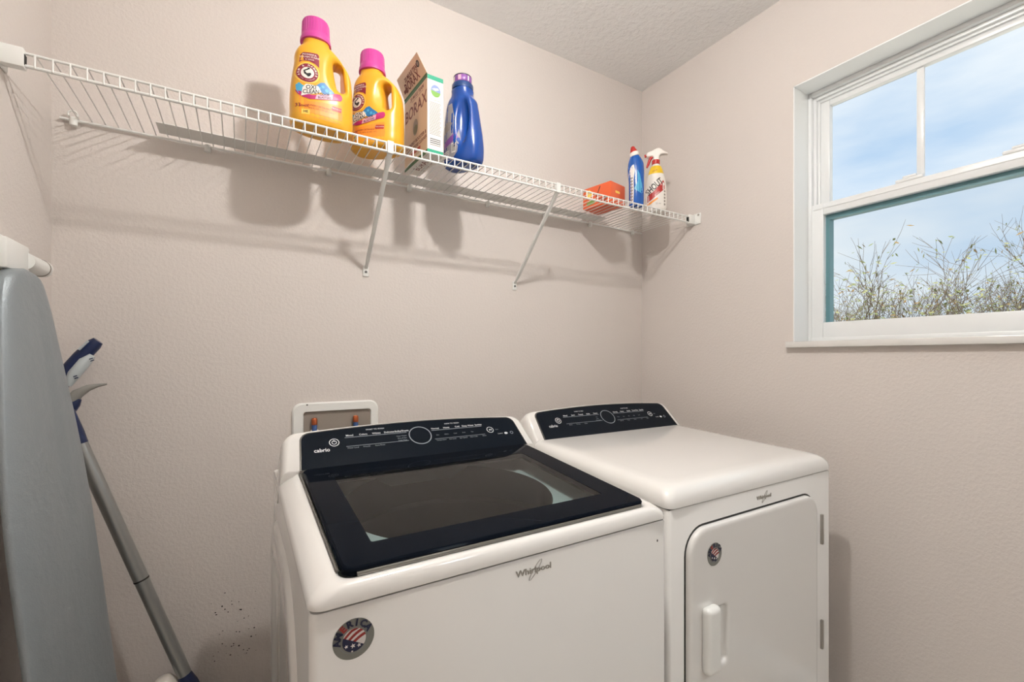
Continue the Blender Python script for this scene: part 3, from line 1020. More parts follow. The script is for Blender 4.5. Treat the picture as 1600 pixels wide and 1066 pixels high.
def jug_sdf(tl_, tr_, tb_, ztop, n, hole, hr, scoop):
    def f(x, y, z):
        L, R, B = interp(z, tl_), interp(z, tr_), interp(z, tb_)
        m, A = (L + R) / 2, (R - L) / 2
        q = (np.abs((x - m) / A) ** n + np.abs(y / B) ** n) ** (1 / n)
        d = (q - 1) * np.minimum(A, B)
        d = smax(d, -z, 0.012)
        d = smax(d, z - ztop, 0.004)
        h2 = sd_seg2(x, z, hole[0], hole[1], hr[0], hr[1])
        d = smax(d, -h2, 0.016)
        # hollows either side of the handle
        (cx, cz, rx, rz, dep) = scoop
        e = np.sqrt(((x - cx) / rx) ** 2 + ((z - cz) / rz) ** 2 + ((np.abs(y) - interp(z, tb_) - 0.004) / dep) ** 2)
        return smax(d, -(e - 1) * min(rx, dep), 0.012)
    return f


JL = [(0, -.072), (.012, -.0765), (.05, -.078), (.10, -.0775), (.15, -.072), (.185, -.067), (.205, -.066), (.222, -.058), (.236, -.046), (.252, -.0455)]
JR = [(0, .080), (.012, .0845), (.05, .087), (.10, .087), (.145, .085), (.178, .079), (.205, .064), (.225, .043), (.238, .026), (.252, .0225)]
JB = [(0, .047), (.012, .0515), (.05, .053), (.10, .052), (.16, .049), (.195, .0455), (.222, .040), (.238, .035), (.252, .0335)]
jug_fn = jug_sdf(JL, JR, JB, 0.252, 2.5, ((0.050, 0.128), (0.043, 0.188)), (0.0115, 0.014), (0.044, 0.160, 0.030, 0.052, 0.022))

M_yel = mat('yellow_plastic', srgb(232, 170, 44), 0.28, sss=0.05)
M_pink = mat('pink_cap', srgb(196, 66, 148), 0.35, sss=0.05)
M_orange = mat('label_orange', srgb(244, 150, 52), 0.4)
M_lyel = mat('label_yellow', srgb(250, 206, 96), 0.4)
M_mar = mat('label_maroon', srgb(132, 32, 56), 0.4)
M_mag = mat('label_magenta', srgb(178, 34, 104), 0.4)
M_blu = mat('label_blue', srgb(34, 116, 176), 0.4)
M_lblu = mat('label_sky', srgb(76, 166, 206), 0.4)
M_lwh = mat('label_white', srgb(236, 230, 222), 0.4)
M_lred = mat('label_red', srgb(176, 46, 40), 0.4)
M_lpink = mat('label_pink', srgb(226, 170, 190), 0.4)


def jug_label():
    p = Print([])
    p.poly([(-.069, .018), (.046, .018), (.050, .040), (.048, .072), (.010, .066), (-.040, .060), (-.070, .085)], M_orange, 0)
    # maroon banner
    p.poly([(-.059, .168), (-.052, .172), (-.036, .172), (-.020, .166), (-.011, .158), (-.011, .193), (-.015, .198), (-.050, .196), (-.056, .190)], M_mar, 1)
    p.text('POWERFUL', -.034, .1905, .0068, M_lwh, 2, bold=.01)
    p.text('TOUGH STAINS', -.034, .1835, .0068, M_lwh, 2, bold=.01)
    p.text('& ODOR', -.034, .1765, .0055, M_lwh, 2)
    # round badge
    p.disc(-.040, .138, .0300, M_lyel, 2, 36)
    p.disc(-.040, .138, .0262, M_mar, 3, 36)
    p.disc(-.040, .138, .0160, M_lwh, 4, 30)
    p.arc_text('ARM & HAMMER', -.040, .138, .0212, .0076, 196, -16, M_lwh, 4, .014)
    p.arc_text('THE STANDARD', -.040, .138, -.0212, .0034, 40, 140, M_lwh, 4)
    p.poly([(-.0500, .1440), (-.0385, .1500), (-.0370, .1470), (-.0465, .1420), (-.0420, .1360), (-.0330, .1385), (-.0310, .1350), (-.0420, .1300), (-.0485, .1350)], M_ink, 5)
    p.rect(-.0400, -.0345, .1480, .1525, M_ink, 5)
    p.poly([(-.0420, .1300), (-.0310, .1350), (-.0345, .1285), (-.0395, .1265)], M_ink, 5)
    # splashes, oxi clean
    p.poly([(-.068, .104), (-.060, .110), (-.052, .102), (-.044, .100), (-.047, .088), (-.052, .078), (-.062, .080), (-.067, .090)], M_lblu, 2)
    p.poly([(-.020, .106), (-.008, .118), (.002, .121), (.012, .112), (.024, .104), (.034, .094), (.018, .088), (.004, .086), (-.008, .092), (-.018, .098)], M_blu, 2)
    for k, (x, y, r) in enumerate(((-.002, .108, .004), (.008, .100, .0045), (.017, .096, .0035), (-.010, .102, .003))):
        p.disc(x, y, r, M_lblu, 3, 12)
    # swoosh
    p.poly([(-.070, .090), (-.064, .078), (-.052, .070), (-.036, .066), (-.010, .070), (.046, .084), (.050, .092), (.049, .099), (.044, .104), (.034, .101), (.010, .090), (-.012, .082), (-.030, .078), (-.044, .080), (-.056, .084)], M_mag, 4)
    p.poly([(-.022, .069), (.022, .079), (.024, .094), (-.018, .082)], M_lpink, 5)
    p.poly([(-.056, .072), (-.052, .096), (-.044, .106), (-.014, .106), (-.006, .092), (-.020, .084), (-.040, .078)], M_lwh, 5)
    p.text('OXI', -.032, .0985, .0155, M_ink, 6, .16, .22, .95, .02)
    p.text('CLEAN', -.032, .0865, .0155, M_ink, 6, .16, .22, .85, .02)
    p.text('ODOR', .002, .0865, .0088, M_ink, 6, .22, .15, 1, .02)
    p.text('BLASTERS', .002, .0785, .0085, M_ink, 6, .22, .15, .95, .02)
    p.poly([(.020, .058), (.024, .063), (.048, .063), (.046, .051), (.022, .050)], M_lred, 2)
    p.text('FRESH BURST', .034, .0570, .0045, M_lwh, 3)
    p.text('33', -.063, .048, .013, M_mar, 2, bold=.02)
    p.text('LOADS', -.049, .046, .0070, M_mar, 2, bold=.02)
    p.text('LAUNDRY DETERGENT', -.012, .050, .0062, M_mar, 2)
    p.text('50.0 FL OZ (1.56 QT) 1.47 L', -.006, .042, .0055, M_mar, 2)
    p.rect(-.055, -.035, .024, .037, M_lyel, 2)
    p.text('HE', -.045, .0305, .009, M_ink, 3, bold=.02)
    return p


jug1 = thing('detergent_jug', 'yellow detergent jug with pink cap, label facing out, leftmost on the wire shelf', 'detergent jug', (-1.560, -0.249, ZT), math.radians(2), 'yellow detergent jugs on the wire shelf')
body = sdf_obj('jug_body', jug_fn, (-0.085, -0.06, 0), (0.095, 0.06, 0.255), 0.0030, M_yel, jug1)
jl = jug_label().build('front_label', jug1, front_map(jug_fn), step=0.012, eps=0.00022)
cap = MB()
cap.lathe([(0.034, 0.246), (0.0405, 0.248), (0.0405, 0.256), (0.0385, 0.262), (0.0365, 0.270), (0.0350, 0.305), (0.0335, 0.3085), (0.030, 0.3095)], (-0.0115, 0, 0), 40)
capo = cap.build('cap', M_pink, jug1, 40)
ribs = MB()
for k in range(36):
    a = 2 * math.pi * k / 36
    c, s = math.cos(a), math.sin(a)
    ribs.add([(-0.0115 + r * c - t * s, r * s + t * c, z) for r, z in ((0.0362, 0.270), (0.0348, 0.304)) for t in (-0.0007, 0.0007)] + [(-0.0115 + r * c, r * s, z) for r, z in ((0.0372, 0.271), (0.0358, 0.303))], [(0, 4, 5, 2), (4, 1, 3, 5)])
ribs.build('cap_ribs', M_pink, capo, 0)


def copy_tree(src, label, loc, rz):
    r = src.copy()
    COL.objects.link(r)
    r.location = loc
    r.rotation_euler = (0, 0, rz)
    r['label'] = label
    for ch in src.children:
        c = ch.copy()
        COL.objects.link(c)
        c.parent = r
        for g in ch.children:
            d = g.copy()
            COL.objects.link(d)
            d.parent = c
    return r


copy_tree(jug1, 'yellow detergent jug with pink cap, turned sideways against the tan box', (-1.392, -0.205, ZT), math.radians(-38))

# ---- box of powder with its flap up
M_tan = mat('carton_tan', srgb(220, 198, 174), 0.55)
M_card = mat('carton_white', srgb(232, 226, 218), 0.55)
M_green = mat('carton_green', srgb(22, 150, 116), 0.45)
M_dgreen = mat('carton_dark_green', srgb(54, 104, 66), 0.5)
M_brown = mat('print_brown', srgb(112, 48, 40), 0.5)
M_txt = mat('print_text_grey', srgb(150, 140, 130), 0.6)
bx = thing('powder_box', 'tall tan and white powder carton with its printed top flap open', 'carton', (-1.237, -0.202, ZT), math.radians(3.5))
hx, hy, hz = 0.027, 0.094, 0.245
mb = MB()
mb.box(-hx, hx, -hy, hy, 0, hz)
mb.m = [0, 0, 0, 0, 0, 1]
mb.build('carton', [M_card, M_tan], bx, 35)
# flap hinged on the tan face
fl_h, fx = 0.062, 0.030
fv = [(-hx, hy, hz), (-hx, -hy, hz), (-hx - fx, -hy + 0.012, hz + fl_h), (-hx - fx, hy - 0.004, hz + fl_h)]
th = Vector((fl_h, 0, fx)).normalized() * 0.0012
MB().loft([[tuple(Vector(p)) for p in fv], [tuple(Vector(p) + th) for p in fv]]).build('top_flap', M_tan, bx, 30)
p = Print([])
p.rect(-hy, hy, -0.010, 0.004, M_dgreen, 0)
p.text('BORAX', -0.004, 0.022, 0.036, M_brown, 0, sx=0.92, bold=0.022)
p.text('20 MULE TEAM', 0.010, 0.043, 0.0165, M_brown, 0, bold=0.03)
p.rect(-0.075, -0.048, 0.014, 0.024, M_brown, 0)
p.disc(0.064, 0.044, 0.0095, M_ink, 0, 18)
p.disc(0.064, 0.044, 0.0060, M_txt, 1, 14)
up = Vector((-fx, 0, fl_h)).normalized()
p.build('flap_print', bx, flat_map((-hx - 0.0004, 0, hz), (0, -1, 0), tuple(up)))
p = Print([])
p.rect(-hy, hy, 0.235, 0.2448, M_dgreen, 0)
p.rect(-hy, hy, 0.0002, 0.012, M_dgreen, 0)
p.text('20 MULE TEAM', 0.012, 0.222, 0.0165, M_brown, 0, bold=0.03)
p.rect(-0.030, 0.060, 0.2105, 0.2120, M_brown, 0)
p.text('BORAX', 0.0, 0.178, 0.056, M_brown, 0, sx=0.95, bold=0.018)
p.disc(0.0, 0.118, 0.020, M_txt, 0, 28, 0.026)
p.disc(0.002, 0.110, 0.016, mat('print_olive', srgb(110, 108, 74), 0.5), 1, 24, 0.015)
p.text('LAUNDRY BOOSTER &', 0.004, 0.072, 0.0160, M_brown, 0, bold=0.03)
p.text('MULTI-PURPOSE CLEANER', 0.004, 0.055, 0.0145, M_brown, 0, bold=0.03)
p.rect(-0.036, 0.040, 0.034, 0.044, M_lred, 0)
p.build('face_print', bx, flat_map((-hx, 0, 0), (0, -1, 0), (0, 0, 1)))
p = Print([])
p.rect(-hx, hx, 0.231, 0.2448, M_green, 0)
p.rect(-hx, hx, 0.0002, 0.014, M_green, 0)
p.disc(0.001, 0.199, 0.0165, mat('print_sky', srgb(124, 140, 186), 0.5), 0, 26, 0.0190)
p.poly([(0.001 + 0.0165 * math.cos(a), 0.199 + 0.0190 * math.sin(a)) for a in [math.radians(180 + 170 * k / 12) for k in range(13)]], mat('print_meadow', srgb(120, 168, 72), 0.5), 1)
p.poly([(-0.012, 0.203), (0.0, 0.199), (0.012, 0.205), (0.008, 0.209), (-0.004, 0.207)], M_card, 2)
p.text('ALL NATURAL', 0.001, 0.170, 0.0055, M_dgreen, 0)
for k in range(22):
    z = 0.160 - 0.0047 * k
    w = 0.020 - 0.004 * ((k * 7) % 3) / 3
    p.rect(-0.020, -0.020 + 2 * w, z, z + 0.0019, M_txt, 0)
for k in range(4):
    p.rect(-0.018, 0.018, 0.046 - 0.006 * k, 0.0485 - 0.006 * k, M_ink if k < 3 else M_txt, 0)
p.build('side_print', bx, flat_map((0, -hy, 0), (1, 0, 0), (0, 0, 1)))
p = Print([])
p.text('BORAX', 0.0, 0.004, 0.030, M_brown, 0, bold=0.012)
p.text('20 MULE TEAM', 0.0, -0.016, 0.014, M_brown, 0)
p.build('bottom_print', bx, flat_map((0, 0, 0), (0, -1, 0), (-1, 0, 0)))
# (the underside artwork faces down through the wires)

# ---- blue detergent bottle
BL = [(0, -.060), (.012, -.0665), (.05, -.069), (.11, -.068), (.17, -.064), (.205, -.058), (.225, -.050), (.238, -.038), (.262, -.0355)]
BR = [(0, .066), (.012, .073), (.04, .077), (.09, .074), (.15, .064), (.195, .056), (.218, .050), (.232, .040), (.240, .0365), (.262, .0345)]
BB = [(0, .036), (.012, .041), (.05, .044), (.12, .043), (.18, .040), (.215, .0375), (.238, .034), (.262, .0340)]
blue_fn = jug_sdf(BL, BR, BB, 0.262, 2.6, ((0.040, 0.095), (0.022, 0.180)), (-0.02, -0.02), (0.026, 0.142, 0.025, 0.082, 0.034))
M_bbody = mat('blue_plastic', srgb(10, 66, 146), 0.22, coat=0.3)
M_bdark = mat('blue_collar', srgb(10, 52, 104), 0.3)
M_purple = mat('purple_cap', srgb(128, 74, 150), 0.35)
M_capd = mat('cap_top_dark', srgb(52, 40, 62), 0.4)
M_lgrey = mat('label_grey', srgb(158, 152, 154), 0.4)
bb = thing('detergent_bottle', 'blue liquid detergent bottle with purple cap beside the carton', 'detergent bottle', (-1.113, -0.243, ZT), math.radians(-64))
sdf_obj('bottle_body', blue_fn, (-0.075, -0.05, 0), (0.082, 0.05, 0.265), 0.0030, M_bbody, bb)
p = Print([])
p.poly([(-.064, .022), (-.010, .018), (.012, .040), (.016, .080), (.006, .120), (-.004, .165), (-.014, .208), (-.050, .205), (-.060, .150), (-.066, .080)], M_lgrey, 0)
p.poly([(-.050, .060), (-.010, .075), (.010, .090), (.002, .105), (-.020, .094), (-.054, .080)], M_purple, 1)
p.poly([(-.050, .110), (-.020, .120), (-.010, .140), (-.030, .150), (-.052, .140)], M_txt, 1)
p.rect(-.012, .006, .040, .072, M_lwh, 1)
for k in range(7):
    p.rect(-.010 + .0022 * k, -.0090 + .0022 * k, .044, .068, M_ink, 2)
for k in range(4):
    p.rect(-.052, -.022, .030 + .006 * k, .033 + .006 * k, M_lwh, 1)
p.build('front_label', bb, front_map(blue_fn), step=0.012, eps=0.00022)
MB().lathe([(0.031, 0.259), (0.0360, 0.261), (0.0360, 0.276), (0.0330, 0.280), (0.029, 0.281)], (-0.0005, 0, 0), 36).build('collar', M_bdark, bb, 40)
cp = MB().lathe([(0.029, 0.280), (0.0305, 0.282), (0.0305, 0.302), (0.029, 0.304)], (-0.0005, 0, 0), 36).build('cap', M_purple, bb, 40)
MB().lathe([(0.0307, 0.3015), (0.0305, 0.3052), (0.027, 0.3060)], (-0.0005, 0, 0), 36).build('cap_rim', M_capd, cp, 40)
for a0, w in ((1.35, 0.16), (-0.55, 0.5), (0.35, 0.35)):
    MB().loft([[(-0.0005 + 0.0309 * math.cos(a), 0.0309 * math.sin(a), z) for z in (0.284, 0.300)] for a in [a0 - 1.57 + w * (k / 6 - 0.5) for k in range(7)]], False, False, False).build('cap_label_patch', M_lwh if a0 != 0.35 else M_lpink, cp, 0)

# ---- orange carton
ang_o = math.atan2(-0.98, 0.20)
oc = thing('dryer_sheet_box', 'small orange cardboard box lying near the shelf corner', 'carton', (-0.418, -0.174, ZL), ang_o)
M_oran = mat('carton_orange', srgb(226, 98, 52), 0.4, coat=0.2)
L2, W2, H2 = 0.072, 0.052, 0.088
MB().box(-L2, L2, -W2, W2, 0, H2).build('carton', M_oran, oc, 35, None, 0.0025)
p = Print([])
p.poly([(-0.052, 0.052), (-0.030, 0.040), (-0.020, 0.060), (-0.036, 0.078), (-0.056, 0.072)], M_lyel, 0)
p.poly([(-0.050, 0.010), (-0.010, 0.014), (-0.004, 0.034), (-0.028, 0.030), (-0.052, 0.024)], mat('print_leaf', srgb(120, 150, 74), 0.5), 0)
p.poly([(-0.006, 0.030), (0.000, 0.036), (0.022, 0.080), (0.016, 0.078)], M_ink, 1)
for k in range(3):
    p.rect(0.010, 0.050, 0.012 + 0.007 * k, 0.0155 + 0.007 * k, M_brown, 0)
p.build('face_print', oc, flat_map((0, -W2, 0), (1, 0, 0), (0, 0, 1)))
p = Print([])
p.rect(-0.020, 0.012, 0.046, 0.056, M_lyel, 0, 0.004)
p.rect(-0.036, 0.036, 0.010, 0.024, mat('print_coral', srgb(232, 132, 104), 0.4), 0)
p.build('end_print', oc, flat_map((L2, 0, 0), (0, 1, 0), (0, 0, 1)))

# ---- toilet cleaner bottle
tb = thing('toilet_cleaner_bottle', 'blue cleaner bottle with angled red cap beside the orange box', 'cleaner bottle', (-0.322, -0.268, ZT), math.radians(-46))
M_tblue = mat('cleaner_blue', srgb(8, 84, 170), 0.2, coat=0.3)
prof = [(0.0, 0.0, .024, .019), (.003, 0, .028, .023), (.012, 0, .0305, .0255), (.06, 0, .0310, .026), (.10, 0, .0318, .026), (.135, -.001, .0335, .0255), (.160, -.002, .0340, .025), (.182, -.002, .0320, .023), (.198, -.003, .0270, .020), (.210, -.005, .0215, .0175), (.219, -.007, .0165, .015)]
t_tab = [(a, c, d) for a, b, c, d in prof]
def tb_fn(x, y, z):
    A = np.interp(z, [q[0] for q in prof], [q[2] for q in prof])
    B = np.interp(z, [q[0] for q in prof], [q[3] for q in prof])
    C = np.interp(z, [q[0] for q in prof], [q[1] for q in prof])
    return (np.sqrt(((x - C) / A) ** 2 + (y / B) ** 2) - 1) * np.minimum(A, B)
MB().loft([[(c + a * math.cos(t), b * math.sin(t), z) for t in [2 * math.pi * k / 28 for k in range(28)]] for z, c, a, b in prof]).build('bottle_body', M_tblue, tb, 50)
p = Print([])
p.poly([(-.0295, .010), (-.012, .010), (-.010, .060), (-.011, .110), (-.006, .150), (-.010, .172), (-.017, .170), (-.024, .160), (-.0305, .135)], M_lwh, 0)
p.poly([(-.010, .070), (.004, .060), (.020, .050), (.026, .054), (.022, .090), (.014, .130), (.004, .150), (.006, .100)], M_lblu, 0)
for k in range(8):
    p.rect(-.024, -.0145, .022 + .013 * k, .028 + .013 * k, M_txt, 1)
p.build('front_label', tb, front_map(tb_fn, -0.04), step=0.008, eps=0.00025)
tm = Matrix.Translation((-0.0065, 0, 0.218)) @ Matrix.Rotation(math.radians(-14), 4, 'Y')
def lathe_m(prof_, name, m, parent, mx, seg=22):
    mb = MB().lathe(prof_, (0, 0, 0), seg)
    mb.v = [tuple(mx @ Vector(v)) for v in mb.v]
    return mb.build(name, m, parent, 40)
lathe_m([(0.0165, -0.006), (0.0195, -0.004), (0.0195, 0.010), (0.0165, 0.013), (0.012, 0.013)], 'collar', M_lwh, tb, tm)
lathe_m([(0.0155, 0.012), (0.0155, 0.016), (0.0105, 0.030), (0.0075, 0.038), (0.004, 0.040)], 'cap', mat('red_cap', srgb(186, 44, 36), 0.35), tb, tm)

# ---- spray bottle
sp = thing('spray_bottle', 'white trigger spray bottle with yellow neck at the shelf end', 'spray bottle', (-0.196, -0.262, ZT), math.radians(-49))
sprof = [(0.0, .036, .022), (.004, .041, .026), (.015, .0445, .0285), (.07, .0455, .0295), (.11, .0440, .029), (.140, .0390, .027), (.160, .0340, .025), (.180, .0285, .0225), (.198, .0215, .019), (.206, .0150, .0150), (.214, .0140, .0140)]
def sp_fn(x, y, z):
    A = np.interp(z, [q[0] for q in sprof], [q[1] for q in sprof])
    B = np.interp(z, [q[0] for q in sprof], [q[2] for q in sprof])
    return (np.sqrt((x / A) ** 2 + (y / B) ** 2) - 1) * np.minimum(A, B)
MB().loft([[(a * math.cos(t), b * math.sin(t), z) for t in [2 * math.pi * k / 30 for k in range(30)]] for z, a, b in sprof]).build('bottle_body', M_lwh, sp, 50)
M_yb = mat('yellow_band', srgb(242, 200, 44), 0.35)
MB().loft([[(a * 1.012 * math.cos(t), b * 1.015 * math.sin(t), z) for t in [2 * math.pi * k / 30 for k in range(30)]] for z, a, b in ((.163, .0332, .0246), (.180, .0285, .0225), (.198, .0215, .019))], False, False).build('yellow_band', M_yb, sp, 50)
p = Print([])
p.text('new', -.004, .176, .012, M_lred, 1, .25)
p.poly([(-.043, .062), (-.010, .082), (.022, .118), (.030, .132), (.036, .118), (.036, .092), (.020, .078), (-.012, .052), (-.042, .034)], M_lred, 0)
p.text('SHOUT', -.006, .104, .0400, M_ink, 1, .70, .15, .62, .018)
p.poly([(-.042, .018), (.004, .046), (.010, .052), (.006, .056), (-.040, .030)], M_orange, 0)
p.text('STAIN', .006, .072, .009, M_lwh, 1, .75, 0, 1, .01)
for k in range(5):
    p.rect(.033, .039, .022 + .014 * k, .031 + .014 * k, M_txt, 0)
p.text('22 oz', .010, .030, .010, M_txt, 0)
p.build('front_label', sp, front_map(sp_fn, -0.045), step=0.010, eps=0.00025)
M_red2 = mat('red_trigger', srgb(190, 40, 34), 0.35)
MB().lathe([(0.0135, 0.207), (0.0165, 0.209), (0.0165, 0.226), (0.012, 0.229)], (0, 0, 0), 20).build('collar', M_red2, sp, 40)
def head_fn(x, y, z):
    a = sd_seg2(x, z, (-0.030, 0.254), (0.010, 0.262), 0.011, 0.0145)
    b = sd_seg2(x, z, (0.010, 0.264), (0.046, 0.250), 0.0125, 0.0035)
    c = sd_seg2(x, z, (0.002, 0.226), (0.002, 0.258), 0.0115, 0.0135)
    return smax(smin(smin(a, b, 0.010), c, 0.010), abs(y) - 0.0115, 0.006)
hd = sdf_obj('spray_head', head_fn, (-0.045, -0.016, 0.220), (0.055, 0.016, 0.282), 0.0024, M_lwh, sp)
MB().tube([(-0.016, 0, 0.246), (-0.026, 0, 0.232), (-0.032, 0, 0.214), (-0.038, 0, 0.200)], [0.006, 0.0062, 0.0058, 0.004], 10).build('trigger', M_red2, sp, 60)
MB().tube([(-0.040, 0, 0.253), (-0.048, 0, 0.2515)], 0.0065, 12).build('nozzle', M_red2, hd, 40)

# ================================================================== ironing board leaning on the left wall
ib = thing('ironing_board', 'ironing board in a silver grey cover leaning upright on the left wall', 'ironing board', (XL + 0.20, -0.342, 0))
yaw = math.radians(7)
wd = Vector((math.sin(yaw), math.cos(yaw), 0))
ld = Vector((-0.15, 0, 1.40))
ld = (ld - wd * ld.dot(wd)).normalized()
nd = ld.cross(wd).normalized()
if nd.x < 0:
    nd = -nd
BLEN = 1.408
HW = [(0, .0), (.004, .028), (.012, .048), (.03, .065), (.06, .078), (.10, .089), (.166, .102), (.31, .130), (.42, .147), (.53, .156), (.75, .160), (1.30, .160), (1.385, .155), (1.402, .140), (BLEN, .110)]
bz, bs = [a for a, _ in HW], [b for _, b in HW]
def bp(s, w, n):
    return ld * (BLEN - s) + wd * w + nd * n + Vector((0, 0, 0.004))
ss = [0.0005, .002, .005, .010, .018, .03, .045] + [.045 + (1.375 - .045) * k / 56 for k in range(1, 57)] + [1.388, 1.398, BLEN]
ww = [-1, -.985, -.95, -.90, -.82, -.7, -.56, -.42, -.28, -.14, 0, .14, .28, .42, .56, .7, .82, .90, .95, .985, 1]
rnd = random.Random(3)
folds = [(rnd.uniform(-0.8, 0.8), rnd.uniform(0.05, 0.12), rnd.uniform(-0.0026, 0.0026), rnd.uniform(-0.25, 0.25)) for _ in range(9)]
mb = MB()
gv = []
for s in ss:
    hw = float(np.interp(s, bz, bs)) + 0.0005
    for w in ww:
        e = 0.013 * (abs(w) ** 7) + (0.010 * max(0, 1 - s / 0.02) ** 2)
        f = sum(a * math.exp(-((w - c - k * (s - 0.6)) / wdt) ** 2) for c, wdt, a, k in folds) * min(1, s / 0.25)
        gv.append(bp(s, w * hw, -e + f * (1 - abs(w) ** 4)))
nw = len(ww)
mb.add(gv, [(i * nw + j, i * nw + j + 1, (i + 1) * nw + j + 1, (i + 1) * nw + j) for i in range(len(ss) - 1) for j in range(nw - 1)])
# rolled edge and underside
edge = [0 * nw + j for j in range(nw)]
ring = [(i, 0) for i in range(len(ss) - 1, -1, -1)] + [(0, j) for j in range(1, nw - 1)] + [(i, nw - 1) for i in range(len(ss))] + [(len(ss) - 1, j) for j in range(nw - 2, 0, -1)]
loopA = [gv[i * nw + j] for i, j in ring]
def under(n, k):
    out = []
    for i, j in ring:
        hw = float(np.interp(ss[i], bz, bs)) + 0.0005
        out.append(bp(min(max(ss[i], 0.0), BLEN), ww[j] * hw * k, n))
    return out
mb.loft([loopA, under(-0.020, 1.004), under(-0.026, 0.97), under(-0.028, 0.90)], False, True)
M_cover = mat('silver_cover', srgb(150, 158, 162), 0.42, metal=0.35, bump=(0.25, 0.002, (60, 3, 1.0), (420, 2, 0.4)))
me_o = mb.build('padded_cover', M_cover, ib, 70)
bmx = bmesh.new(); bmx.from_mesh(me_o.data)
bmesh.ops.remove_doubles(bmx, verts=bmx.verts, dist=1e-5)
bmesh.ops.recalc_face_normals(bmx, faces=bmx.faces)
bmx.to_mesh(me_o.data); bmx.free()
M_legs = mat('leg_grey', srgb(170, 172, 174), 0.35, metal=0.6)
for w0, w1 in ((-0.06, -0.115), (0.06, 0.115)):
    g = MB().tube([bp(0.62, w0, -0.042), bp(1.36, w1, -0.055)], 0.010, 10).build('leg', M_legs, ib)
    MB().tube([bp(1.345, w1 * 0.995, -0.0545), bp(1.395, w1 * 1.004, -0.0555)], 0.0135, 10).build('foot_cap', M_plast, g)
MB().tube([bp(0.62, -0.06, -0.042), bp(0.62, 0.06, -0.042)], 0.010, 10).build('leg_crossbar', M_legs, ib)
# wall hanger above it
hg = thing('wall_hanger', 'white plastic wall hanger above the ironing board tip', 'wall hanger', (XL, -0.30, 1.43))
hb = MB().box(0.0005, 0.010, -0.16, 0.025, -0.045, 0.040).build('back_plate', M_plast, hg, 35, None, 0.003)
MB().box(0.010, 0.034, -0.07, 0.040, -0.034, 0.028).build('arm_block', M_plast, hg, 35, None, 0.005)
MB().tube([(0.026, 0.030, -0.003), (0.026, 0.122, -0.003), (0.026, 0.1225, -0.003), (0.026, 0.136, -0.003), (0.026, 0.140, -0.003)], [0.019, 0.019, 0.0202, 0.0202, 0.016], 24).build('roller_post', M_plast, hg, 40)
MB().tube([(0.026, 0.1205, -0.003), (0.026, 0.1225, -0.003)], 0.0204, 24).build('roller_seam', M_txt, hg, 40)
MB().tube([(0.010, -0.048, 0.020), (0.0115, -0.048, 0.020)], 0.005, 10).build('screw', M_chrome, hg, 40)

# ================================================================== spray mop in the corner
mp = thing('spray_mop', 'grey pole spray mop with navy handle leaning in the corner', 'mop', (-1.790, -0.145, 0))
mo = Vector((-1.790, -0.145, 0))
W = lambda x, y, z: Vector((x, y, z)) - mo
M_pole = mat('pole_grey', srgb(158, 160, 158), 0.3, metal=0.75)
M_mnavy = mat('mop_navy', srgb(26, 40, 78), 0.35)
M_mgrey = mat('mop_light_grey', srgb(198, 206, 208), 0.35)
M_mtrig = mat('mop_trigger_grey', srgb(150, 148, 142), 0.4)
P_lo, P_hi = W(-1.884, -0.130, 0.365), W(-2.112, -0.092, 1.03)
mid = P_lo.lerp(P_hi, 0.41)
MB().tube([P_lo, mid], 0.0160, 18).build('lower_pole', M_pole, mp, 40)
MB().tube([mid, P_hi], 0.0168, 18).build('upper_pole', M_pole, mp, 40)
dv = (P_hi - P_lo).normalized()
MB().tube([mid - dv * 0.002, mid + dv * 0.002], 0.0171, 18).build('pole_joint', M_gap, mp, 40)
MB().tube([P_hi - dv * 0.03, P_hi, P_hi + dv * 0.05, W(-2.136, -0.080, 1.115)], [0.0175, 0.019, 0.019, 0.015], 16).build('handle_neck', M_mnavy, mp, 50)
gp = [W(-2.138, -0.078, 1.10), W(-2.146, -0.070, 1.140), W(-2.134, -0.066, 1.180), W(-2.106, -0.064, 1.222), W(-2.082, -0.064, 1.254), W(-2.073, -0.064, 1.264)]
gr = MB().tube(gp, [0.013, 0.016, 0.0175, 0.0175, 0.0165, 0.012], 16).build('grip', M_mnavy, mp, 50)
MB().tube([W(-2.128, -0.080, 1.150), W(-2.116, -0.078, 1.178), W(-2.096, -0.076, 1.210), W(-2.082, -0.075, 1.226)], [0.008, 0.0135, 0.0135, 0.007], 14).build('grip_inlay', M_mgrey, gr, 60)
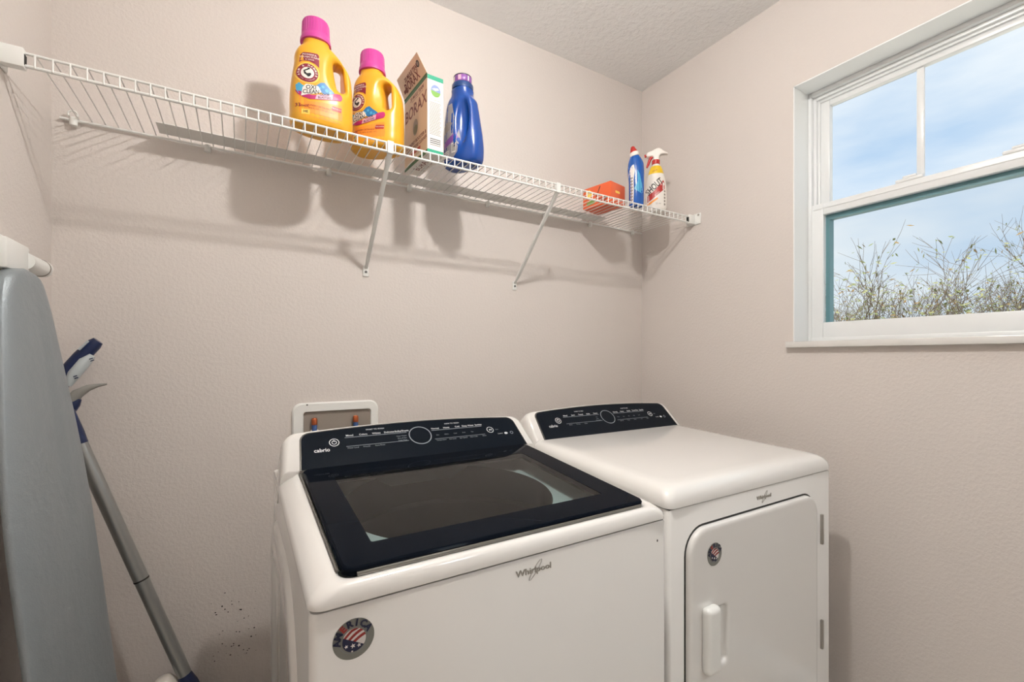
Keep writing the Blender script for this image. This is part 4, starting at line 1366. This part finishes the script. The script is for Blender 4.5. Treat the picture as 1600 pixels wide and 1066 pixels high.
MB().tube([W(-2.1065, -0.0815, 1.240), W(-2.0885, -0.0815, 1.263)], 0.0028, 8).build('grip_stripe', M_mgrey, gr, 60)
for k in (0, 1):
    for q in (0.0, 0.006):
        c_ = W(-2.115 + 0.030 * k + q * 0.4, -0.0895, 1.172 + 0.044 * k - q * 0.8)
        MB().tube([c_, c_ + Vector((0.007, 0.0, 0.003))], 0.0013, 6).build('grip_mark', M_mnavy, gr, 60)
tg = MB().tube([W(-2.128, -0.078, 1.100), W(-2.110, -0.078, 1.128), W(-2.090, -0.078, 1.142), W(-2.072, -0.078, 1.148), W(-2.053, -0.078, 1.1515)], [0.015, 0.0125, 0.0085, 0.005, 0.0022], 14).build('trigger', M_mtrig, mp, 60)
MB().tube([W(-2.126, -0.080, 1.082), W(-2.116, -0.080, 1.104), W(-2.106, -0.080, 1.116)], [0.012, 0.0135, 0.006], 14).build('trigger_pivot', M_mnavy, tg, 60)
# joint, cartridge and head near the floor
j0 = P_lo + dv * 0.025
MB().tube([j0, P_lo - dv * 0.03, P_lo - dv * 0.10, P_lo - dv * 0.24, W(-1.785, -0.145, 0.045)], [0.010, 0.021, 0.024, 0.024, 0.018], 16).build('lower_joint', M_mnavy, mp, 50)
M_cart = mat('cartridge_white', srgb(214, 206, 196), 0.35, sss=0.1)
side = Vector((-1, 0, -0.33)).normalized()
c0_ = P_lo - dv * 0.095 + side * 0.046
MB().tube([c0_ + dv * 0.118, c0_ + dv * 0.112, c0_ + dv * 0.095, c0_ + dv * 0.06, c0_ - dv * 0.10], [0.012, 0.022, 0.029, 0.031, 0.030], 20).build('spray_cartridge', M_cart, mp, 60)
hb = MB().loft([[(x, y, z) for x, y in rrect(-0.055 + i, 0.055 - i, -0.19 + i, 0.12 - i, 0.03, 6)] for z, i in ((0.008, 0), (0.020, 0), (0.030, 0.012), (0.040, 0.035))]).build('mop_head', M_mnavy, mp, 40)
MB().loft([[(x, y, z) for x, y in rrect(-0.062, 0.062, -0.197, 0.127, 0.032, 6)] for z in (0.0, 0.008)]).build('mop_pad', mat('pad_white', srgb(220, 222, 224), 0.9), hb, 40)
